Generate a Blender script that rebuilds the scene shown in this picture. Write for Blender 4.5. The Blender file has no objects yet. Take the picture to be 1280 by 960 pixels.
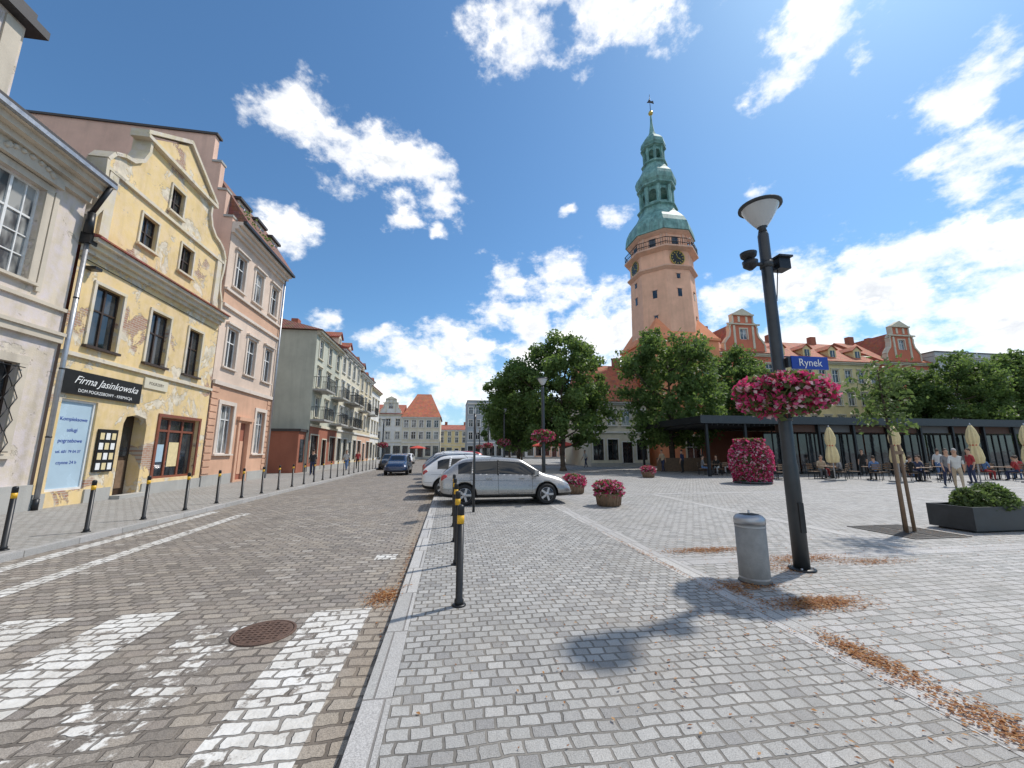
import bpy, bmesh, math, random
from mathutils import Vector, Matrix
from mathutils.geometry import tessellate_polygon
from mathutils.bvhtree import BVHTree
R=random.Random(7)
sc=bpy.context.scene
COL=sc.collection
# ------------------------------------------------------------------ nodes
def newmat(name):
    m=bpy.data.materials.new(name); m.use_nodes=True; m.node_tree.nodes.clear(); return m,m.node_tree
def nd(nt,t,ins=None,**props):
    n=nt.nodes.new(t)
    for k,v in props.items(): setattr(n,k,v)
    if ins:
        for k,v in ins.items():
            s=n.inputs[k]
            if isinstance(v,bpy.types.NodeSocket): nt.links.new(v,s)
            else: s.default_value=v
    return n
def c4(c): return (c[0],c[1],c[2],1.0)
def mix(nt,f,a,b,blend='MIX'):
    n=nd(nt,'ShaderNodeMix',data_type='RGBA',blend_type=blend)
    for i,v in ((0,f),(6,a),(7,b)):
        s=n.inputs[i]
        if isinstance(v,bpy.types.NodeSocket): nt.links.new(v,s)
        elif i==0: s.default_value=v
        else: s.default_value=c4(v)
    return n.outputs[2]
def mth(nt,op,a,b=None,c=None,clamp=False):
    n=nd(nt,'ShaderNodeMath',operation=op,use_clamp=clamp)
    for i,v in enumerate((a,b,c)):
        if v is None: continue
        if isinstance(v,bpy.types.NodeSocket): nt.links.new(v,n.inputs[i])
        else: n.inputs[i].default_value=v
    return n.outputs[0]
def rng(nt,v,a,b,c=0.0,d=1.0,smooth=False):
    n=nd(nt,'ShaderNodeMapRange',{0:v,1:a,2:b,3:c,4:d})
    n.clamp=True
    if smooth: n.interpolation_type='SMOOTHSTEP'
    return n.outputs[0]
def noise(nt,vec,scale,detail=4,rough=.55,dist=0.0):
    return nd(nt,'ShaderNodeTexNoise',{'Vector':vec,'Scale':scale,'Detail':float(min(detail,5)),'Roughness':rough,'Distortion':dist})
def pos(nt): return nd(nt,'ShaderNodeNewGeometry').outputs['Position']
def vscale(nt,v,s):
    n=nd(nt,'ShaderNodeVectorMath',{0:v,1:s},operation='MULTIPLY'); return n.outputs[0]
def finish(m,nt,col,rough=.8,h=None,dist=.01,strength=1.0,metal=0.0,spec=.5,coat=0.0,trans=None):
    b=nd(nt,'ShaderNodeBsdfPrincipled')
    for k,v in (('Base Color',col),('Roughness',rough),('Metallic',metal),('Specular IOR Level',spec),('Coat Weight',coat)):
        if isinstance(v,bpy.types.NodeSocket): nt.links.new(v,b.inputs[k])
        else: b.inputs[k].default_value=c4(v) if k=='Base Color' else v
    if h is not None:
        bp=nd(nt,'ShaderNodeBump',{'Height':h,'Distance':dist,'Strength':strength}); nt.links.new(bp.outputs[0],b.inputs['Normal'])
    out=b.outputs[0]
    if trans is not None:
        t=nd(nt,'ShaderNodeBsdfTranslucent')
        if isinstance(trans,bpy.types.NodeSocket): nt.links.new(trans,t.inputs[0])
        else: t.inputs[0].default_value=c4(trans)
        mx=nd(nt,'ShaderNodeMixShader',{0:.4,1:out,2:t.outputs[0]}); out=mx.outputs[0]
    o=nd(nt,'ShaderNodeOutputMaterial'); nt.links.new(out,o.inputs[0]); return m
def sh(c,k): return (c[0]*k,c[1]*k,c[2]*k)
def simple(name,col,rough=.5,metal=0.0,var=.12,bump=0.0,spec=.5,coat=0.0,nscale=6):
    m,nt=newmat(name); P=pos(nt); n=noise(nt,P,nscale,4,.6)
    f=rng(nt,n.outputs[0],.3,.7)
    col_=mix(nt,f,sh(col,1-var),sh(col,1+var*.6))
    rr=rng(nt,n.outputs[0],.3,.7,rough*.85,min(1,rough*1.15))
    h=None
    if bump>0: h=noise(nt,P,60,4).outputs[0]
    return finish(m,nt,col_,rr,h,bump if bump else .01,1.0,metal,spec,coat)
def plaster(name,col,dirt=.35,peel=0.0,peelcol=(.38,.33,.27),dirtcol=None,brick=False):
    m,nt=newmat(name); P=pos(nt)
    n1=noise(nt,P,.55,5,.65).outputs[0]
    st=noise(nt,vscale(nt,P,(2.2,2.2,.22)),1.0,4,.6).outputs[0]
    n3=noise(nt,P,26,3,.6).outputs[0]
    c=mix(nt,rng(nt,n1,.3,.72),sh(col,.82),sh(col,1.08))
    dc=dirtcol or sh(col,.45)
    c=mix(nt,mth(nt,'MULTIPLY',rng(nt,st,.48,.78),dirt),c,dc)
    h=mth(nt,'MULTIPLY',n3,.5)
    if peel>0:
        nb=noise(nt,P,3.1,5,.65).outputs[0]
        c=mix(nt,mth(nt,'MULTIPLY',rng(nt,nb,.4,.66),.55),c,(col[0]*1.0,col[1]*1.05,col[2]*1.5))
        pn=nd(nt,'ShaderNodeTexNoise',{'Vector':P,'Scale':.9,'Detail':9.0,'Roughness':.7,'Distortion':.5}).outputs[0]
        pf=rng(nt,pn,.64-peel*.2,.655-peel*.2)
        pc2=mix(nt,rng(nt,nb,.35,.65),peelcol,sh(peelcol,1.5))
        if brick:
            sep=nd(nt,'ShaderNodeSeparateXYZ',{0:P})
            cb=nd(nt,'ShaderNodeCombineXYZ',{0:sep.outputs[1],1:sep.outputs[2]})
            bt=nd(nt,'ShaderNodeTexBrick',{'Vector':cb.outputs[0],'Color1':c4((.36,.18,.12)),'Color2':c4((.42,.27,.19)),'Mortar':c4((.45,.4,.33)),'Scale':1.0,'Mortar Size':.012,'Brick Width':.26,'Row Height':.08})
            bf=rng(nt,noise(nt,P,.45,3).outputs[0],.58,.62)
            pc2=mix(nt,bf,pc2,bt.outputs[0])
        c=mix(nt,pf,c,pc2)
        h=mth(nt,'SUBTRACT',h,mth(nt,'MULTIPLY',pf,1.2))
    return finish(m,nt,c,.88,h,.012,.8,spec=.25)
def setts(name,w,hh,cols,mortar,msize=.012,warp=.02,dirt=.3,dirtcol=(.2,.17,.13),paint=None,sand=0.0,bumpd=.02):
    m,nt=newmat(name); P=pos(nt)
    V=P
    if warp>0:
        wn=nd(nt,'ShaderNodeTexNoise',{'Vector':P,'Scale':2.2,'Detail':1.0})
        off=nd(nt,'ShaderNodeVectorMath',{0:wn.outputs['Color'],1:(.5,.5,.5)},operation='SUBTRACT').outputs[0]
        off=nd(nt,'ShaderNodeVectorMath',{0:off,1:(warp*4,warp*4,0)},operation='MULTIPLY').outputs[0]
        wn2=nd(nt,'ShaderNodeTexNoise',{'Vector':P,'Scale':13.0,'Detail':1.0})
        off2=nd(nt,'ShaderNodeVectorMath',{0:wn2.outputs['Color'],1:(.5,.5,.5)},operation='SUBTRACT').outputs[0]
        off2=nd(nt,'ShaderNodeVectorMath',{0:off2,1:(warp*1.6,warp*1.6,0)},operation='MULTIPLY').outputs[0]
        V=nd(nt,'ShaderNodeVectorMath',{0:P,1:off},operation='ADD').outputs[0]
        V=nd(nt,'ShaderNodeVectorMath',{0:V,1:off2},operation='ADD').outputs[0]
    bt=nd(nt,'ShaderNodeTexBrick',{'Vector':V,'Color1':(0,0,0,1),'Color2':(1,1,1,1),'Mortar':(0,0,0,1),'Scale':1.0,'Mortar Size':msize,'Mortar Smooth':.35,'Bias':0.0,'Brick Width':w,'Row Height':hh})
    bt.offset=.5
    fac=bt.outputs['Fac']; tint=bt.outputs['Color']
    cr=nd(nt,'ShaderNodeValToRGB',{0:tint}); e=cr.color_ramp.elements
    e[0].position=0; e[0].color=c4(cols[0]); e[1].position=1; e[1].color=c4(cols[-1])
    for i,cc in enumerate(cols[1:-1]):
        x=e.new((i+1)/(len(cols)-1)); x.color=c4(cc)
    sp=noise(nt,P,150,1,.7).outputs[0]
    c=mix(nt,rng(nt,sp,.35,.65),(.66,.66,.66),(1.22,1.22,1.22)); c=mix(nt,1.0,cr.outputs[0],c,'MULTIPLY')
    big=noise(nt,P,.35,5,.6).outputs[0]; med=noise(nt,P,2.3,5,.65).outputs[0]
    c=mix(nt,mth(nt,'MULTIPLY',rng(nt,big,.42,.7),dirt),c,dirtcol)
    c=mix(nt,mth(nt,'MULTIPLY',rng(nt,med,.5,.75),dirt*.8),c,sh(dirtcol,.8))
    if paint:
        pn=noise(nt,P,5,5,.7).outputs[0]
        pb=mth(nt,'ADD',mth(nt,'MULTIPLY',tint,.12),pn)
        pf=rng(nt,pb,paint[1],paint[1]+.06)
        pcol=mix(nt,rng(nt,med,.35,.7),(.68,.67,.64),(.45,.43,.39))
        c=mix(nt,pf,c,pcol)
    mc=mix(nt,rng(nt,med,.4,.6),mortar,sh(mortar,1.5))
    mf=fac
    if paint: mf=mth(nt,'MULTIPLY',fac,.8)
    c=mix(nt,mf,c,mc)
    if sand>0:
        sn=noise(nt,P,.8,5,.7).outputs[0]
        c=mix(nt,mth(nt,'MULTIPLY',rng(nt,sn,.52,.68),sand),c,(.32,.27,.21))
    h=mth(nt,'SUBTRACT',mth(nt,'ADD',mth(nt,'MULTIPLY',noise(nt,P,22,2,.6).outputs[0],.45),mth(nt,'MULTIPLY',tint,.25)),fac)
    return finish(m,nt,c,rng(nt,med,.3,.7,.55,.8),h,bumpd,.9,spec=.4)
def tiles(name,col,rows=.32,colw=.22):
    m,nt=newmat(name); P=pos(nt)
    sep=nd(nt,'ShaderNodeSeparateXYZ',{0:P})
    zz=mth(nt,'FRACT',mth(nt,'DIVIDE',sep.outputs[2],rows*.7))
    xy=mth(nt,'ADD',sep.outputs[0],sep.outputs[1])
    ss=mth(nt,'SINE',mth(nt,'MULTIPLY',xy,6.283/colw))
    vor=nd(nt,'ShaderNodeTexVoronoi',{'Vector':P,'Scale':3.2})
    n=noise(nt,P,.8,5,.65).outputs[0]
    c=mix(nt,rng(nt,n,.3,.7),sh(col,.7),sh(col,1.15))
    c=mix(nt,.35,c,mix(nt,1.0,vor.outputs['Color'],col,'MULTIPLY'))
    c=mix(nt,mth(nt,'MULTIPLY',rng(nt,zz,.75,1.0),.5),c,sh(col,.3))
    h=mth(nt,'ADD',mth(nt,'MULTIPLY',ss,.4),mth(nt,'SUBTRACT',1.0,zz))
    return finish(m,nt,c,.8,h,.03,.8)
def leafmat(name,a,b,tr,rough=.5):
    m,nt=newmat(name); g=nd(nt,'ShaderNodeNewGeometry')
    n=noise(nt,g.outputs['Position'],.9,2).outputs[0]
    f=mth(nt,'ADD',mth(nt,'MULTIPLY',g.outputs['Random Per Island'],.6),mth(nt,'MULTIPLY',rng(nt,n,.35,.65),.4))
    c=mix(nt,f,a,b)
    return finish(m,nt,c,rough,trans=tr,spec=.3)
def petals(name,cols,tr=None):
    m,nt=newmat(name); g=nd(nt,'ShaderNodeNewGeometry')
    cr=nd(nt,'ShaderNodeValToRGB',{0:g.outputs['Random Per Island']}); cr.color_ramp.interpolation='CONSTANT'
    e=cr.color_ramp.elements; e[0].position=0;e[0].color=c4(cols[0]); e[1].position=1/len(cols); e[1].color=c4(cols[1])
    for i,cc in enumerate(cols[2:]):
        x=e.new((i+2)/len(cols)); x.color=c4(cc)
    return finish(m,nt,cr.outputs[0],.6,trans=tr or cols[0],spec=.2)
def glassmat(name,c1,c2,rough=.04):
    m,nt=newmat(name); P=pos(nt)
    n=noise(nt,vscale(nt,P,(1.3,1.3,.5)),1.6,3).outputs[0]
    c=mix(nt,rng(nt,n,.42,.6),c1,c2)
    h=noise(nt,P,1.3,2).outputs[0]
    return finish(m,nt,c,rough,h,.02,.25,spec=.9)
# ------------------------------------------------------------------ materials
PAL={}
def pl(k,*a,**kw): PAL[k]=plaster(k,*a,**kw); return PAL[k]
yellow=pl('yellow_plaster',(.76,.57,.28),.42,.52,(.52,.46,.36),brick=True)
yellow_trim=pl('yellow_trim',(.66,.58,.41),.4,.15,(.4,.36,.3))
beige=pl('aged_beige_plaster',(.66,.57,.45),.6,.27,(.44,.39,.32))
beige_trim=pl('aged_stone_trim',(.6,.53,.43),.5)
pink=pl('pink_plaster',(.72,.57,.46),.25)
salmon=pl('salmon_plaster',(.66,.4,.27),.25)
pink_trim=pl('pink_trim',(.72,.62,.53),.2)
brownwall=pl('brown_pink_firewall',(.74,.5,.39),.35)
greenish=pl('grey_green_plaster',(.53,.54,.45),.35)
cream=pl('cream_plaster',(.62,.54,.38),.25)
cream2=pl('pale_cream_plaster',(.66,.61,.48),.25)
white=pl('white_plaster',(.72,.71,.67),.2)
orange=pl('town_hall_orange',(.84,.33,.17),.2)
towerm=pl('tower_salmon',(.86,.5,.34),.25)
redf=pl('red_facade',(.62,.2,.12),.2)
yel2=pl('butter_plaster',(.72,.6,.32),.2)
greyf=pl('grey_facade',(.5,.53,.54),.2)
greyd=pl('dark_grey_facade',(.36,.4,.43),.2)
peach=pl('peach_plaster',(.66,.42,.29),.2)
stone=pl('grey_stone',(.42,.41,.38),.35)
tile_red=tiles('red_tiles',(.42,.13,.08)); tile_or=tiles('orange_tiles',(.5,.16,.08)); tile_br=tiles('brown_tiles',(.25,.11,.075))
slate=simple('dark_roof',(.05,.045,.045),.6,0,.3)
m,nt=newmat('copper_patina'); P=pos(nt)
n=noise(nt,P,1.1,5,.65).outputs[0]; n2=noise(nt,vscale(nt,P,(3,3,.35)),1,5).outputs[0]
c=mix(nt,rng(nt,n,.35,.68),(.09,.22,.2),(.26,.47,.43)); c=mix(nt,mth(nt,'MULTIPLY',rng(nt,n2,.45,.72),.7),c,(.06,.1,.095))
copper=finish(m,nt,c,.6,n,.03,.5)
black=simple('black_metal',(.02,.021,.023),.4,.3,.3)
dgrey=simple('dark_grey_metal',(.05,.055,.06),.4,.4,.2)
zinc=simple('zinc_metal',(.42,.43,.45),.4,.7,.15)
yelp=simple('yellow_reflective_band',(.75,.42,.02),.4)
wframe=simple('white_window_frame',(.74,.74,.72),.4)
bframe=simple('brown_window_frame',(.05,.03,.02),.45)
rframe=simple('oxide_shop_frame',(.22,.07,.04),.5)
glassD=glassmat('window_glass_dark',(.012,.015,.018),(.05,.055,.06))
glassC=glassmat('window_glass_curtain',(.06,.065,.07),(.38,.38,.36),.08)
poster=simple('frosted_poster_glass',(.42,.55,.64),.25,0,.1,nscale=1.2)
signblack=simple('black_sign_board',(.012,.011,.01),.4)
signwhite=simple('white_lettering',(.8,.8,.78),.5,var=.02)
signblue=simple('blue_sign_enamel',(.01,.04,.32),.3,var=.04)
wood=simple('weathered_wood',(.2,.13,.08),.7,0,.3)
concrete=simple('concrete_grey',(.27,.27,.265),.85,0,.2,.004,nscale=9)
redbrick=plaster('terracotta_lower',(.36,.14,.09),.3)
bark=simple('tree_bark',(.1,.075,.055),.95,0,.35,.03,nscale=12)
leafA=leafmat('foliage_dark',(.045,.088,.026),(.13,.195,.06),(.22,.33,.075))
leafB=leafmat('foliage_light',(.06,.095,.03),(.15,.19,.07),(.16,.24,.06))
petalP=petals('pink_petals',[(.6,.05,.17),(.7,.14,.3),(.5,.03,.1),(.8,.5,.55),(.65,.08,.24),(.42,.04,.1),(.8,.68,.7),(.1,.15,.05)])
litterm=petals('fallen_leaf_litter',[(.42,.19,.07),(.5,.26,.1),(.33,.14,.06),(.55,.34,.17),(.25,.11,.05)])
canvas=simple('cream_canvas',(.7,.58,.32),.85,0,.12)
redcanvas=simple('red_canvas',(.5,.06,.04),.85)
lampglass=simple('frosted_lamp_glass',(.5,.52,.53),.2,0,.05,spec=.8)
rubber=simple('tyre_rubber',(.015,.015,.016),.8)
rimm=simple('alloy_rim',(.5,.5,.52),.3,.8)
carglass=simple('car_glass',(.012,.014,.016),.03,0,.1,spec=.6)
carblk=simple('black_plastic',(.02,.02,.02),.6)
redlight=simple('tail_light_red',(.4,.01,.01),.15,spec=.8)
clearl=simple('headlight_clear',(.6,.62,.65),.08,.3,spec=1)
skin=simple('skin',(.5,.3,.2),.6,var=.06)
hairm=simple('hair_brown',(.05,.03,.02),.7)
rust=simple('cast_iron_rusty',(.13,.08,.06),.75,.3,.35,.004,nscale=20)
gold=simple('gilded_metal',(.6,.42,.1),.35,.8)
awnb=simple('brown_awning',(.1,.055,.04),.8); awng=simple('grey_awning',(.12,.12,.12),.8)

# ------------------------------------------------------------------ builder
class Obj:
    def __init__(s,name,loc=(0,0,0),rot=0.0):
        s.name=name; s.loc=loc; s.rot=rot; s.parts={}; s.M=Matrix.Identity(4); s.extra=[]
    def frame(s,face,ox=0,oy=0,oz=0):
        ax={'E':((0,1,0),(1,0,0)),'S':((1,0,0),(0,-1,0)),'W':((0,1,0),(-1,0,0)),'N':((1,0,0),(0,1,0))}[face]
        u,d=ax
        s.M=Matrix(((u[0],d[0],0,ox),(u[1],d[1],0,oy),(0,0,1,oz),(0,0,0,1)))
    def add(s,part,mat,vs,fs,smooth=False):
        k=(part,mat.name)
        if k not in s.parts: s.parts[k]=[[],[],mat,smooth]
        p=s.parts[k]; b=len(p[0]); M=s.M
        p[0].extend([tuple(M@Vector(v)) for v in vs]); p[1].extend([tuple(i+b for i in f) for f in fs])
    def box(s,part,mat,x0,x1,y0,y1,z0,z1):
        vs=[(x,y,z) for z in (z0,z1) for y in (y0,y1) for x in (x0,x1)]
        s.add(part,mat,vs,[(0,2,3,1),(4,5,7,6),(0,1,5,4),(2,6,7,3),(0,4,6,2),(1,3,7,5)])
    def prism(s,part,mat,prof,a,b,axis='x'):
        n=len(prof)
        def mk(t,p): return (t,p[0],p[1]) if axis=='x' else ((p[0],t,p[1]) if axis=='y' else (p[0],p[1],t))
        vs=[mk(a,p) for p in prof]+[mk(b,p) for p in prof]
        fs=[(i,(i+1)%n,n+(i+1)%n,n+i) for i in range(n)]
        tri=tessellate_polygon([[Vector((p[0],p[1],0)) for p in prof]])
        fs+=[tuple(t) for t in tri]+[tuple(n+i for i in t) for t in tri]
        s.add(part,mat,vs,fs)
    def lathe(s,part,mat,prof,n=24,cx=0,cy=0,smooth=True,a0=0.0,flute=None,cap=True):
        vs=[];fs=[]
        for (r,z) in prof:
            for i in range(n):
                a=a0+2*math.pi*i/n
                rr=r*(flute(i,z) if flute else 1)
                vs.append((cx+rr*math.cos(a),cy+rr*math.sin(a),z))
        for j in range(len(prof)-1):
            for i in range(n):
                fs.append((j*n+i,j*n+(i+1)%n,(j+1)*n+(i+1)%n,(j+1)*n+i))
        if cap:
            fs.append(tuple(range(n))[::-1]); fs.append(tuple((len(prof)-1)*n+i for i in range(n)))
        s.add(part,mat,vs,fs,smooth)
    def tube(s,part,mat,p,q,r0,r1=None,n=10,smooth=True):
        p=Vector(p);q=Vector(q); r1=r0 if r1 is None else r1
        d=(q-p).normalized(); a=d.orthogonal().normalized(); b=d.cross(a)
        vs=[]
        for c,r in ((p,r0),(q,r1)):
            for i in range(n):
                t=2*math.pi*i/n; vs.append(tuple(c+a*(r*math.cos(t))+b*(r*math.sin(t))))
        fs=[(i,(i+1)%n,n+(i+1)%n,n+i) for i in range(n)]+[tuple(range(n))[::-1],tuple(range(n,2*n))]
        s.add(part,mat,vs,fs,smooth)
    def wall(s,part,mat,outer,holes=(),d=0.0,reveal=.18):
        loops=[[Vector((p[0],p[1],0)) for p in outer]]
        for h in holes:
            if len(h)==4 and not hasattr(h[0],'__len__'): u0,u1,z0,z1=h; hl=[(u0,z0),(u1,z0),(u1,z1),(u0,z1)]
            else: hl=h
            loops.append([Vector((p[0],p[1],0)) for p in hl])
        tri=tessellate_polygon(loops)
        flat=[v for l in loops for v in l]
        s.add(part,mat,[(v.x,d,v.y) for v in flat],[tuple(t) for t in tri])
        for l in loops[1:]:
            n=len(l)
            s.add(part,mat,[(v.x,d,v.y) for v in l]+[(v.x,d-reveal,v.y) for v in l],[(i,(i+1)%n,n+(i+1)%n,n+i) for i in range(n)])
    def window(s,u0,u1,z0,z1,d=0.0,rec=.15,fr=None,gl=None,cols=2,tr=.62,trim=None,tw=.12,sill=None,hood=None,fw=.055):
        fr=fr or wframe; gl=gl or (glassD if R.random()<.6 else glassC)
        a=d-rec; b=a+.06
        s.add('window_glass',gl,[(u0,a+.02,z0),(u1,a+.02,z0),(u1,a+.02,z1),(u0,a+.02,z1)],[(0,1,2,3)])
        s.box('window_frames',fr,u0,u0+fw,a,b,z0,z1); s.box('window_frames',fr,u1-fw,u1,a,b,z0,z1)
        s.box('window_frames',fr,u0+fw,u1-fw,a,b,z0,z0+fw); s.box('window_frames',fr,u0+fw,u1-fw,a,b,z1-fw,z1)
        for i in range(1,cols):
            u=u0+(u1-u0)*i/cols; s.box('window_frames',fr,u-fw*.6,u+fw*.6,a,b+.003,z0+fw,z1-fw)
        if tr:
            z=z0+(z1-z0)*tr; s.box('window_frames',fr,u0+fw,u1-fw,a,b-.004,z-fw*.5,z+fw*.5)
        if trim:
            s.box('window_surrounds',trim,u0-tw,u0,d+.001,d+.05,z0,z1); s.box('window_surrounds',trim,u1,u1+tw,d+.001,d+.05,z0,z1)
            s.box('window_surrounds',trim,u0-tw,u1+tw,d+.001,d+.054,z1,z1+tw)
        if hood: s.box('window_surrounds',hood,u0-tw-.06,u1+tw+.06,d+.001,d+.16,z1+tw+.002,z1+tw+.09)
        if sill: s.box('window_sills',sill,u0-tw-.03,u1+tw+.03,d+.001,d+.13,z0-.08,z0-.001)
    def done(s,scale=1.0):
        e=bpy.data.objects.new(s.name,None); COL.objects.link(e); e.location=s.loc; e.rotation_euler=(0,0,s.rot); e.scale=(scale,)*3
        e.empty_display_size=.2
        for (pn,mn),(vs,fs,mat,sm) in s.parts.items():
            me=bpy.data.meshes.new(pn); me.from_pydata(vs,[],fs); me.materials.append(mat)
            if sm: me.polygons.foreach_set('use_smooth',[True]*len(me.polygons))
            me.update()
            o=bpy.data.objects.new(pn,me); COL.objects.link(o); o.parent=e
        for o in s.extra:
            if o.name not in COL.objects: COL.objects.link(o)
            o.parent=e
        s.e=e; return e
    def text(s,body,size,mat,origin,face='S',part='lettering',ext=.004,shear=0.0,align='CENTER'):
        cu=bpy.data.curves.new(part,'FONT'); cu.body=body; cu.size=size; cu.extrude=ext; cu.align_x=align; cu.align_y='CENTER'; cu.shear=shear
        ob=bpy.data.objects.new(part,cu); COL.objects.link(ob)
        dg=bpy.context.evaluated_depsgraph_get(); me=bpy.data.meshes.new_from_object(ob.evaluated_get(dg))
        COL.objects.unlink(ob); bpy.data.objects.remove(ob)
        me.materials.clear(); me.materials.append(mat)
        o=bpy.data.objects.new(part,me)
        o.location=origin; o.rotation_euler=(math.pi/2,0,{'S':0,'E':math.pi/2,'W':-math.pi/2,'N':math.pi}[face]); s.extra.append(o)

def quadcloud(pts,size,rnd,up=0.0,elong=1.5):
    vs=[];fs=[]
    for (c,sz) in pts:
        a=Vector((rnd.gauss(0,1),rnd.gauss(0,1),rnd.gauss(0,1)*(1-up)))
        if a.length<1e-3: a=Vector((1,0,0))
        a.normalize(); b=a.orthogonal(); b.rotate(Matrix.Rotation(rnd.random()*6.28,3,a)); b.normalize()
        k=size*sz; a=a*k*elong*.5; b=b*k*.5; c=Vector(c); n=len(vs)
        m=a.cross(b).normalized()*k*.18
        vs+= [tuple(c-a),tuple(c+b+m),tuple(c+a),tuple(c-b+m)]; fs.append((n,n+1,n+2,n+3))
    return vs,fs

# ------------------------------------------------------------------ ground
def sheet(name,mat,x0,x1,y0,y1,z):
    o=Obj(name); o.add('surface',mat,[(x0,y0,z),(x1,y0,z),(x1,y1,z),(x0,y1,z)],[(0,1,2,3)]); return o.done()
RZ=-.10
gset=[(.25,.245,.24),(.34,.335,.32),(.41,.405,.39),(.3,.295,.285),(.45,.44,.42)]
rset=[(.175,.155,.135),(.28,.25,.215),(.23,.205,.185),(.35,.31,.26),(.26,.225,.195),(.39,.36,.32)]
rmort=(.115,.1,.085)
plazam=setts('granite_setts_pavement',.13,.108,gset,(.14,.13,.115),.0095,.014,.32,(.21,.195,.17),bumpd=.022,sand=.18)
plazam2=setts('granite_setts_square',.17,.13,[(.28,.28,.27),(.36,.355,.34),(.43,.42,.41),(.39,.38,.36)],(.16,.15,.135),.010,.012,.3,(.22,.205,.18),bumpd=.02,sand=.15)
roadm=setts('road_setts',.2,.128,rset,rmort,.014,.028,.3,(.16,.135,.11),sand=.4,bumpd=.035)
paintm=setts('painted_road_setts',.2,.128,rset,rmort,.014,.028,.25,(.16,.135,.11),paint=(1,.42),bumpd=.03)
wornm=setts('worn_painted_setts',.2,.128,rset,rmort,.014,.028,.3,(.16,.135,.11),paint=(1,.57),bumpd=.03)
slabm=setts('granite_slabs',1.0,.34,[(.32,.315,.31),(.39,.38,.37),(.43,.42,.41)],(.15,.14,.13),.008,.0,.25,(.24,.22,.2),bumpd=.008)
slabx=setts('granite_kerb_stone',.15,1.0,[(.36,.355,.34),(.43,.42,.41),(.48,.47,.45)],(.16,.15,.14),.008,.0,.3,(.25,.23,.2),bumpd=.008)
lpav=setts('left_pavement_slabs',.2,.14,[(.3,.29,.27),(.38,.37,.35),(.34,.32,.3)],(.15,.14,.12),.01,.012,.4,(.22,.2,.17),bumpd=.015)
groundm=simple('ground_earth_grey',(.24,.23,.21),.9,0,.2,nscale=.05)
sheet('ground',groundm,-1500,1500,-1500,1500,RZ-.02)
sheet('road',roadm,-6.85,-.48,-30,110,RZ)
o=Obj('pavement'); o.box('paving',plazam,-.33,3.05,-30,110,-.3,0); o.done()
o=Obj('kerb'); o.box('kerb_stones',slabx,-.52,-.332,-30,110,-.3,.004); o.done()
o=Obj('kerb'); o.box('kerb_stones',slabx,-7.0,-6.852,-30,110,-.3,.004); o.done()
o=Obj('pavement'); o.box('paving',lpav,-30,-7.002,-30,110,-.3,0); o.done()
o=Obj('pavement_band'); o.box('slabs',slabx,3.052,3.40,-30,80,-.3,.003); o.done()
o=Obj('town_square_paving'); o.box('paving',plazam2,3.402,140,-30,120,-.3,0); o.done()
o=Obj('paving_strips')
for y0 in (5.55,14.5,23.5): o.box('slabs',slabm,3.402,60,y0,y0+.34,-.02,.004)
for x0 in (7.6,16.0,24.0): o.box('slabs',slabx,x0,x0+.3,5.892,14.498,-.02,.004)
o.done()
o=Obj('crosswalk_marking')
for x0,mm,y1 in ((-1.40,paintm,4.9),(-2.42,wornm,4.7),(-3.40,paintm,5.1),(-4.4,paintm,5.1),(-5.4,wornm,5.0),(-6.4,paintm,5.0)):
    o.add('bars',mm,[(x0,-1,RZ+.004),(x0+.6,-1,RZ+.004),(x0+.6,y1,RZ+.004),(x0,y1,RZ+.004)],[(0,1,2,3)])
o.done()
o=Obj('parking_line_marking')
for (x0,x1,y0,y1) in ((-5.45,-5.2,5.9,12.5),(-6.5,-6.25,5.5,13),(-1.15,-.81,6.9,7.25)):
    o.add('line',paintm,[(x0,y0,RZ+.004),(x1,y0,RZ+.004),(x1-(.25 if x0<-2 else 0),y1,RZ+.004),(x0-(.25 if x0<-2 else 0),y1,RZ+.004)],[(0,1,2,3)])
o.done()
o=Obj('gutter_strip'); gm=setts('gutter_setts',.22,.14,[(.26,.22,.18),(.34,.3,.25),(.3,.26,.21)],(.12,.1,.08),.016,.02,.4,(.24,.19,.14),sand=.5,bumpd=.03)
o.add('setts',gm,[(-.80,-30,RZ+.008),(-.522,-30,RZ+.008),(-.522,60,RZ+.008),(-.80,60,RZ+.008)],[(0,1,2,3)]); o.done()
o=Obj('manhole_cover',(-1.70,4.42,RZ))
o.lathe('ring',rust,[(.275,0),(.275,.012),(.25,.014),(.25,.004)],32,cap=False)
o.lathe('lid',rust,[(.245,.002),(.245,.012),(.235,.014)],32)
for i in range(-4,5):
    for j in range(-4,5):
        if math.hypot(i,j)<4.3: o.box('lid_studs',rust,i*.05-.014,i*.05+.014,j*.05-.014,j*.05+.014,.0145,.02)
o.done()

# ------------------------------------------------------------------ bollards
def bollard(x,y):
    o=Obj('bollard',(x,y,0))
    o.lathe('post',black,[(.05,0),(.05,.06),(.038,.07),(.038,.83)],16)
    o.lathe('reflective_band',yelp,[(.0392,.8305),(.0392,.92)],16)
    o.lathe('cap',black,[(.04,.9205),(.04,1.0),(.034,1.02),(.015,1.03)],16)
    o.lathe('base_flange',black,[(.075,.001),(.075,.012),(.055,.02)],16)
    o.done()
for i in range(24): bollard(-7.24,8.09+1.53*i-1.53)
for y in (4.54,6.1,7.6,9.1,10.6): bollard(.14,y)
o=Obj('sign_post',(.68,11.1,0)); o.lathe('post',dgrey,[(.035,0),(.03,2.65)],12)
o.box('sign_plate',zinc,-.02,.02,.04,.06,1.0,1.1); o.box('sign_panel',zinc,.031,.045,-.22,.22,2.1,2.6); o.lathe('cap',dgrey,[(.036,2.65),(.02,2.67)],12)
o.done()

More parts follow.
